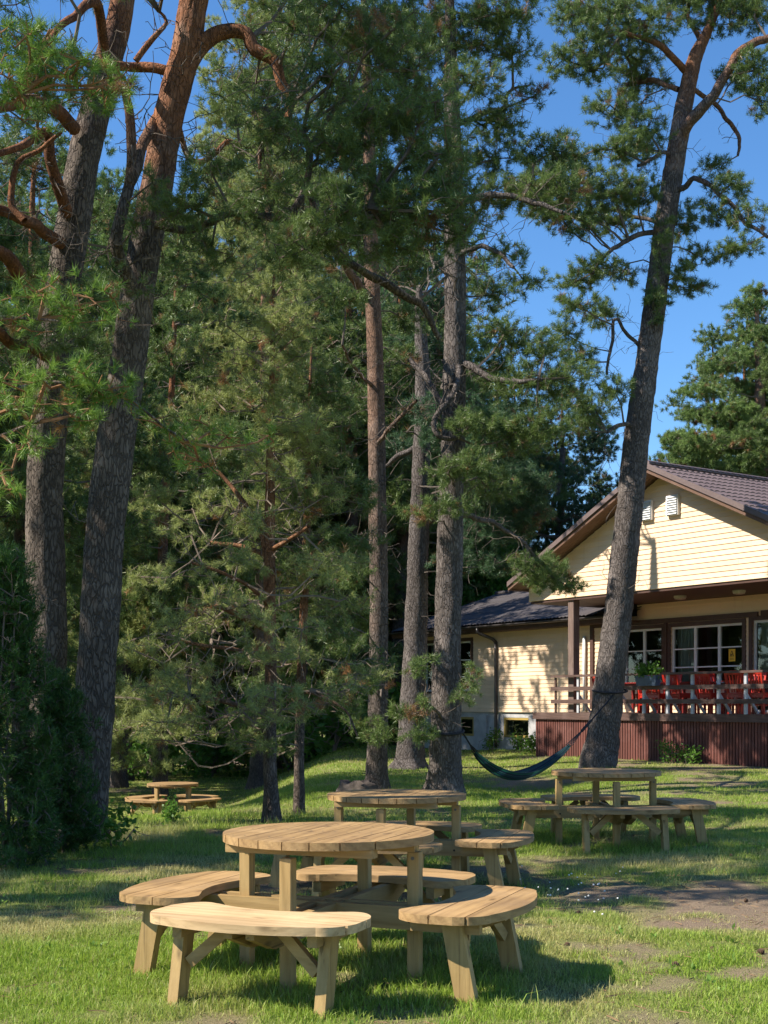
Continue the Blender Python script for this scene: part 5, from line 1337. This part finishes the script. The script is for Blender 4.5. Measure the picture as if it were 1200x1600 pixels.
    def vout(u):
        if abs(u) <= ue: return math.sqrt(Ro*Ro-u*u)
        q = (abs(u)-ue)/cw
        a, b = math.sqrt(Ro*Ro-ue*ue), .575
        c = (a+b)/2; return c+(a-c)*math.sqrt(max(0, 1-q*q))
    def vin(u):
        if abs(u) <= .34: return math.sqrt(Ri*Ri-u*u)
        a = math.sqrt(Ri*Ri-.34*.34)
        if abs(u) <= ue: return a+(.575-a)*sm((abs(u)-.34)/(ue-.34))-.0
        q = (abs(u)-ue)/cw
        t_ = math.sqrt(Ro*Ro-ue*ue); c = (t_+.575)/2; return c-(c-.575)*math.sqrt(max(0, 1-q*q))
    us = np.unique(np.r_[np.linspace(-ue-cw, ue+cw, 57), np.linspace(ue, ue+cw, 17), -np.linspace(ue, ue+cw, 17)])
    for k in range(4):
        rz = k*math.pi/2
        st = MB()
        for (a, b) in ((.50, .770), (.776, .950), (.956, 1.14)):
            round_plank(st, lambda u: max(vin(u), a), lambda u: min(vout(u), b), us, BZ-.041, BZ)
        seat = st.build('bench', M['bench'], root); seat.rotation_euler = (0, 0, rz)
        cb = MB()
        for s in (-1, 1): cb = MB(); cb.box((s*.36, .80, BZ-.045-.033), (.05, .36, .062)); cb.build('cross_batten', M['beamy'], seat)
        for s in (-1, 1):
            l = MB(); x = s*.392
            top_y, bot_y = .845, .935
            l.hexa([(x-.026, bot_y-.048, -.06), (x+.028, bot_y-.052, -.06), (x+.028, bot_y+.052, -.06), (x-.028, bot_y+.052, -.06), (x-.028, top_y-.052, BZ-.048), (x+.028, top_y-.052, BZ-.048), (x+.028, top_y+.052, BZ-.048), (x-.028, top_y+.052, BZ-.048)])
            l.build('bench_leg', M['post'], seat)
            br = MB(); br.bar((s*.362, .965, .17), (s*.10, .90, BZ-.06), .036, .075, up=(0, 1, 0)) if False else br.bar((s*.345, .885, .20), (s*.13, .845, BZ-.056), .034, .058)
            br.build('brace', M['beamx'], seat)
    return root
pt = make_picnic()
TABS = [(-.30, 6.96, -22.0, 'sunlit round picnic table with four curved benches, nearest and largest of them'),
        (.105, 10.55, -15.0, 'half-shaded round picnic table directly behind the nearest one, before the straight pines'),
        (2.34, 13.5, 2.5, 'shaded round picnic table standing before the leaning pine and the deck'),
        (-4.77, 28.9, -33.0, 'small distant round picnic table on the lawn beyond the massive trunks')]
for i, (x, y, a, lab) in enumerate(TABS):
    o = pt if i == 0 else copy_tree(pt)
    o.location = (x, y, float(ground_z(x, y)) if i else 0.0); o.rotation_euler = (0, 0, math.radians(a))
    tag(o, lab, 'picnic table', 'round picnic tables on the lawn')
# the seat nearest the camera is fresher, paler timber
for ch_ in pt.children:
    if ch_.name.startswith('bench') and abs(ch_.rotation_euler.z-math.pi) < .01:
        ch_.data = ch_.data.copy(); ch_.data.materials[0] = M['bench_fresh']; ch_['label'] = 'pale freshly sawn bench catching full sun'
# ------------------------------------------------------------------ hammock
A = W(722, 1143, 20.35); A0 = W(741, 1174, 20.9); Bm = W(812, 1216, 22.6); B0 = W(891, 1163, 24.7); B1 = W(962, 1082, 25.75)
hm = empty('hammock', (float(Bm[0]), float(Bm[1]), float(Bm[2])), 0, 'blue and teal striped hammock slung between the dark pine and the leaning pine', 'hammock')
ns, nc = 60, 25; V = []; ac = []
sd = np.array([(B0-A0)[1], -(B0-A0)[0], 0]); sd /= np.linalg.norm(sd)
for i in range(ns):
    s = i/(ns-1)
    p = A0*(1-s)+B0*s; q = A0*(1-s)**2+2*s*(1-s)*(Bm*2-(A0+B0)/2)+B0*s*s
    wd = .04+.23*math.sin(math.pi*s)**.75; dp = .03+.11*math.sin(math.pi*s)
    for j in range(nc):
        c = j/(nc-1)*2-1
        r = .012*math.sin(j*2.2)*(1-.55*math.sin(math.pi*s))
        V.append(q+sd*wd*c*.72+np.array([0, 0, dp*(abs(c)**1.7)-.03+r])); ac.append(j/(nc-1))
V = np.array(V)-np.array(hm.location)
Q = np.array([[i*nc+j, i*nc+j+1, (i+1)*nc+j+1, (i+1)*nc+j] for i in range(ns-1) for j in range(nc-1)])
me = mesh_np('cloth', V, [Q], [M['hammock']], smooth=True, attrs={'across': ac}); link('cloth', me, hm)
L0 = np.array(hm.location)
def tied(px, py, d, rad, name):
    g = MB(); c = W(px, py, d)-L0; a = np.linspace(0, 2*math.pi, 29)
    g.tube([c+np.array([math.cos(q)*rad, math.sin(q)*rad, .05*math.sin(q)]) for q in a], .022, 8, False); return g
g = MB(); e = A0-L0; g.tube([A-L0, e], .014, 6)
for k in range(5): g.tube([A0*.6+A*.4-L0, A0-L0+sd*.05*(k-2)*.6+(Bm-A0)*.03], .006, 5)
g.build('strap', M['rope'], hm)
g = MB(); g.tube([B1-L0, B0*.55+B1*.45-L0], .016, 6); g.tube([B0*.55+B1*.45-L0, B0*.75+B1*.25-L0], .030, 6)
for k in range(5): g.tube([B0*.7+B1*.3-L0, B0-L0+sd*.05*(k-2)*.7+(Bm-B0)*.03], .007, 5)
g.build('strap', M['rope'], hm)
tied(953, 1079, 26.0, .345, 'loop').build('tree_loop', M['rope'], hm)
tied(697, 1142, 20.4, .275, 'loop').build('tree_loop', M['rope'], hm)
# ------------------------------------------------------------------ pine cones and clover
gg = np.random.default_rng(21)
cn = MB(); nr, nsd = 9, 12; V = []
for i in range(nr):
    f = i/(nr-1); r = .021*math.sin(math.pi*min(1, f*.9+.08))**.7
    for j in range(nsd):
        k = 1+.28*((i+j) % 2); V.append((r*k*math.cos(j*2*math.pi/nsd), r*k*math.sin(j*2*math.pi/nsd), f*.058))
cn.add(V, [[i*nsd+j, i*nsd+(j+1) % nsd, (i+1)*nsd+(j+1) % nsd, (i+1)*nsd+j] for i in range(nr-1) for j in range(nsd)])
cn.N.append(np.array([list(range(nsd))[::-1]])+0); cn.N.append(np.array([list(range((nr-1)*nsd, nr*nsd))]))
c0 = cn.build('pine_cone', M['cone'])
for i, (px, py) in enumerate([(890, 1478), (903, 1428), (1050, 1510), (1116, 1485), (1166, 1410), (972, 1342), (1194, 1494), (1145, 1342)]):
    d = F*HC/(py-HY); x = (px-600)/F*d
    o = c0 if i == 0 else c0.copy()
    if i: col.objects.link(o)
    o.location = (x, d, float(ground_z(x, d))+.015); o.rotation_euler = (gg.uniform(1.0, 2.0), gg.uniform(-.5, .5), gg.uniform(0, 6.28)); k = gg.uniform(.55, .85); o.scale = (k, k, k)
    tag(o, 'brown pine cone lying on the worn patch of lawn', 'pine cone', 'pine cones on the worn lawn')
fl = MB(); V, Fq = [], []
lat, lon = 6, 8
P_ = [(.012*(1+.25*((i+j) % 2))*math.sin(math.pi*(i+.5)/lat)*math.cos(2*math.pi*j/lon), .012*(1+.25*((i+j) % 2))*math.sin(math.pi*(i+.5)/lat)*math.sin(2*math.pi*j/lon), .012*math.cos(math.pi*(i+.5)/lat)) for i in range(lat) for j in range(lon)]
fl.add(P_, [[i*lon+j, (i+1)*lon+j, (i+1)*lon+(j+1) % lon, i*lon+(j+1) % lon] for i in range(lat-1) for j in range(lon)]); fl.N.append(np.array([list(range(lon))])); fl.N.append(np.array([list(range((lat-1)*lon, lat*lon))[::-1]]))
f0 = fl.build('clover_flower', M['clover'])
for i in range(34):
    px, py = gg.normal(905, 45), gg.normal(1385, 24)
    if py < 1330: py = 1390
    if i < 4: px, py = ((904, 1392), (904, 1403), (893, 1362), (860, 1392))[i]
    d = F*(HC-.07)/(py-HY); x = (px-600)/F*d
    o = f0 if i == 0 else f0.copy()
    if i: col.objects.link(o)
    k = gg.uniform(.35, .6); o.scale = (k, k, k); o.location = (x, d, float(ground_z(x, d))+gg.uniform(.05, .10))
    tag(o, 'white clover blossom in the shaded grass patch', 'flower', 'clover blossoms in the shaded grass')
# ------------------------------------------------------------------ ground and grass
def wear(x, y):
    """0 = turf, 1 = bare soil"""
    n = fbm(x*.8, y*.8, 0, 41, 4); n2 = fbm(x*2.6, y*2.6, 0, 43, 3)
    px = 600+x/np.maximum(y, .5)*F; py = HY+HC/np.maximum(y, .5)*F
    def blob(x0, y0, rx, ry): return np.exp(-((x-x0)/rx)**2-((y-y0)/ry)**2)
    b = 0*x
    b = b+.75*blob(2.45, 7.3, .65, .45)+.85*blob(2.9, 8.6, 1.0, .9)+.8*blob(2.7, 10.3, .9, .9)+.75*blob(1.45, 9.05, .75, .22)+.8*blob(2.6, 9.1, .8, .3)
    b = b+.8*blob(1.1, 12.2, .6, .35)+.7*blob(3.3, 20.5, 1.6, 2.0)+.6*blob(4.4, 25.2, 1.8, 1.0)+.6*blob(2.7, 24.0, 1.3, .6)+.6*blob(-.6, 34, 2.0, .8)+.6*blob(-1.6, 11.2, 1.8, .7)+.5*blob(-2.2, 9.3, 1.1, .6)+.4*blob(1.2, 8.2, .8, .4)
    b = b+.4*blob(-.1, 7.3, .6, .5)+.5*blob(6.5, 27.5, 3.0, 1.2)
    b = b+.8*np.exp(-(np.abs(.833*(x-6)+.554*(y-30)+.35)/.35)**2)*(x > 3.5)
    return np.clip((np.minimum(b, .75)*.95+(n-.5)*2.3+(n2-.5)*1.6-.27)*1.3, 0, 1)
def axis(lo, hi, near, fine, grow):
    out = [near]; s = fine
    while out[-1] < hi: out.append(out[-1]+s); s *= grow
    o2 = [near]; s = fine
    while o2[-1] > lo: o2.append(o2[-1]-s); s *= grow
    return np.array(sorted(set(o2[1:]+out)))
xs = np.unique(np.r_[axis(-900, -6, -6.001, .12, 1.12), np.arange(-6, 6.5, .07), axis(6.5, 900, 6.5, .12, 1.12)]); xs = xs[(xs >= -900) & (xs <= 900)]
ys = np.unique(np.r_[np.linspace(-60, 3.5, 16), np.arange(3.6, 15, .07), axis(15, 2500, 15.001, .08, 1.035)]); ys = ys[ys <= 2500]
X, Y = np.meshgrid(xs, ys); Z = ground_z(X, Y)
micro = (fbm(X*6, Y*6, 0, 51, 2)-.5)*.03*(Y < 16)*(np.abs(X) < 7); Z = Z+micro
nx = len(xs); i = np.arange(len(ys)-1)[:, None]*nx; j = np.arange(nx-1)[None, :]
Q = np.stack([i+j, i+j+1, i+nx+j+1, i+nx+j], -1).reshape(-1, 4)
me = mesh_np('ground', np.stack([X, Y, Z], -1).reshape(-1, 3), [Q], [M['ground']], smooth=True, attrs={'wear': wear(X, Y).ravel()})
tag(link('ground', me), 'grassy clearing with worn sandy patches', None, None, 'structure')

def blades(rng, x, y, h, w, lean, segs):
    n = len(x); z = ground_z(x, y)-.01
    a = rng.uniform(0, 2*math.pi, n); la = rng.uniform(0, 2*math.pi, n)
    sx, sy = np.cos(a)*w/2, np.sin(a)*w/2; lx, ly = np.cos(la)*h*lean, np.sin(la)*h*lean
    b = np.stack([x, y, z], -1); s = np.stack([sx, sy, 0*x], -1)
    mid = b+np.stack([lx*.35, ly*.35, h*.58], -1); tip = b+np.stack([lx, ly, h*np.sqrt(np.maximum(.1, 1-lean**2*.6))], -1)
    if segs == 2:
        V = np.stack([b-s, b+s, mid+s*.75, mid-s*.75, tip], 1).reshape(-1, 3); k = np.arange(n)[:, None]*5
        return V, k+np.array([[0, 1, 2, 3]]), k+np.array([[3, 2, 4]])
    V = np.stack([b-s, b+s, tip], 1).reshape(-1, 3); k = np.arange(n)[:, None]*3
    return V, np.zeros((0, 4), int), k+np.array([[0, 1, 2]])
grng = np.random.default_rng(99)
VV, QQ, TT, DD = [], [], [], []; off = 0
def sow(n, y0, y1, margin, hh, ww, segs, tall=1.0):
    global off
    y = np.sqrt(grng.uniform(y0*y0, y1*y1, n)); x = grng.uniform(-1, 1, n)*(.30*y+margin)
    wr = wear(x, y); p = fbm(x*1.7, y*1.7, 0, 71, 3)
    keep = grng.uniform(0, 1, n) > np.clip(wr*1.2, 0, .86)
    keep &= ~((.833*(x-6)+.554*(y-30) > -.05) & (.554*(x-6)-.833*(y-30) > -3.8)); keep &= ~(.833*(x-6)+.554*(y-30) > 2.4)
    x, y, wr, p = x[keep], y[keep], wr[keep], p[keep]; n = len(x)
    cl = fbm(x*4.5, y*4.5, 0, 73, 2)
    # longer grass round the furniture feet and trunks, where no mower reaches
    longr = np.zeros(n)
    for (tx, ty, r) in [(-.318, 6.96, .95), (.105, 10.55, .9), (2.34, 13.5, .9), (-2.9, 13.2, .9), (-1.36, 15.4, .5), (-1.1, 16.4, .5), (-.1, 20.8, .5), (.95, 20.3, .6), (-2.4, 15.3, 1.2), (-2.3, 7.4, .4), (4.4, 25.8, .6)]:
        longr = np.maximum(longr, np.exp(-((x-tx)**2+(y-ty)**2)/r**2))
    h = hh*(.45+1.0*cl)*(1-.55*wr)*(1+1.0*longr*(grng.uniform(0, 1, n) < .55))*grng.uniform(.6, 1.3, n)*tall
    dry = np.clip((fbm(x*1.1, y*1.1, 0, 81, 3)-.47)*2.6+wr*.7+.48*sm((y-7.4)/1.6)*sm((16-y)/4)+grng.normal(size=n)*.22-.18*longr, 0, 1)**1.3
    dry = np.where(grng.uniform(0, 1, n) < .07, np.maximum(dry, .8), dry)
    V, q, t = blades(grng, x, y, h, ww*grng.uniform(.6, 1.3, n), np.where((wr > .45) & (grng.uniform(0, 1, n) < .7), .97, grng.uniform(.1, 1.0, n)*.95), segs)
    VV.append(V); QQ.append(q+off); TT.append(t+off); DD.append(np.repeat(dry, 5 if segs == 2 else 3)); off += len(V)
sow(340000, 4.6, 9.0, 2.0, .049, .0046, 2)
sow(190000, 9.0, 15.0, 2.3, .062, .007, 1)
sow(170000, 15.0, 26.0, 1.2, .062, .011, 1)
sow(140000, 26.0, 52.0, 2.5, .07, .02, 1)
sow(2300, 4.6, 9.0, 2.0, .11, .0045, 2, 1.0)
me = mesh_np('grass', np.concatenate(VV), [np.concatenate(QQ), np.concatenate(TT)], [M['grass']], attrs={'dry': np.concatenate(DD)})
tag(link('grass', me), 'short sunlit and shaded lawn grass', 'grass', None, 'stuff')
# broad-leaved weeds in the near lawn
n = 1100; y = np.sqrt(grng.uniform(5.7**2, 13**2, n)); x = grng.uniform(-1, 1, n)*(.30*y+.4); k = (fbm(x*1.2, y*1.2, 0, 91, 3) > .52) & (wear(x, y) < .35); x, y = x[k], y[k]
P_ = np.stack([x, y, ground_z(x, y)+.012], -1); n = len(x)
D_ = np.stack([grng.normal(size=n)*.2, grng.normal(size=n)*.2, np.ones(n)*.6], -1); D_ /= np.linalg.norm(D_, axis=1)[:, None]
lv, lf = leaves(P_, D_, 6, .042, .018, grng, .012)
tag(link('weeds', mesh_np('weeds', lv, [lf], [M['clover_leaf']])), 'small broad-leaved weeds scattered through the lawn', 'weeds', None, 'stuff')

# needle litter, bits of twig and bark
n = 5200; y = np.sqrt(grng.uniform(5.7**2, 20**2, n)); x = grng.uniform(-1, 1, n)*(.30*y+.6)
k = (wear(x, y) > .25) | (grng.uniform(0, 1, n) < .25); x, y = x[k], y[k]; n = len(x)
a = grng.uniform(0, 2*math.pi, n); L = grng.uniform(.015, .05, n)*np.where(grng.uniform(0, 1, n) < .03, 2.0, 1); r = L*.035+.0012
c = np.stack([x, y, ground_z(x, y)+r+.004+.012*grng.uniform(0, 1, n)], -1); dx = np.stack([np.cos(a)*L, np.sin(a)*L, grng.normal(size=n)*.12*L], -1)
sd_ = np.stack([-np.sin(a)*r, np.cos(a)*r, 0*x], -1); up_ = np.stack([0*x, 0*x, r*1.4], -1)
V = np.stack([c-dx-sd_, c-dx+sd_, c-dx*.9+up_, c+dx-sd_, c+dx+sd_, c+dx*.9+up_], 1).reshape(-1, 3); b = np.arange(n)[:, None]*6
lit = mesh_np('litter', V, [b+np.array([[0, 1, 4, 3]]), b+np.array([[1, 2, 5, 4]]), b+np.array([[2, 0, 3, 5]]), b+np.array([[0, 2, 1]]), b+np.array([[3, 4, 5]])], [M['litter']])
tag(link('litter', lit), 'brown needles, bark flakes and twigs lying in the lawn', 'litter', None, 'stuff')
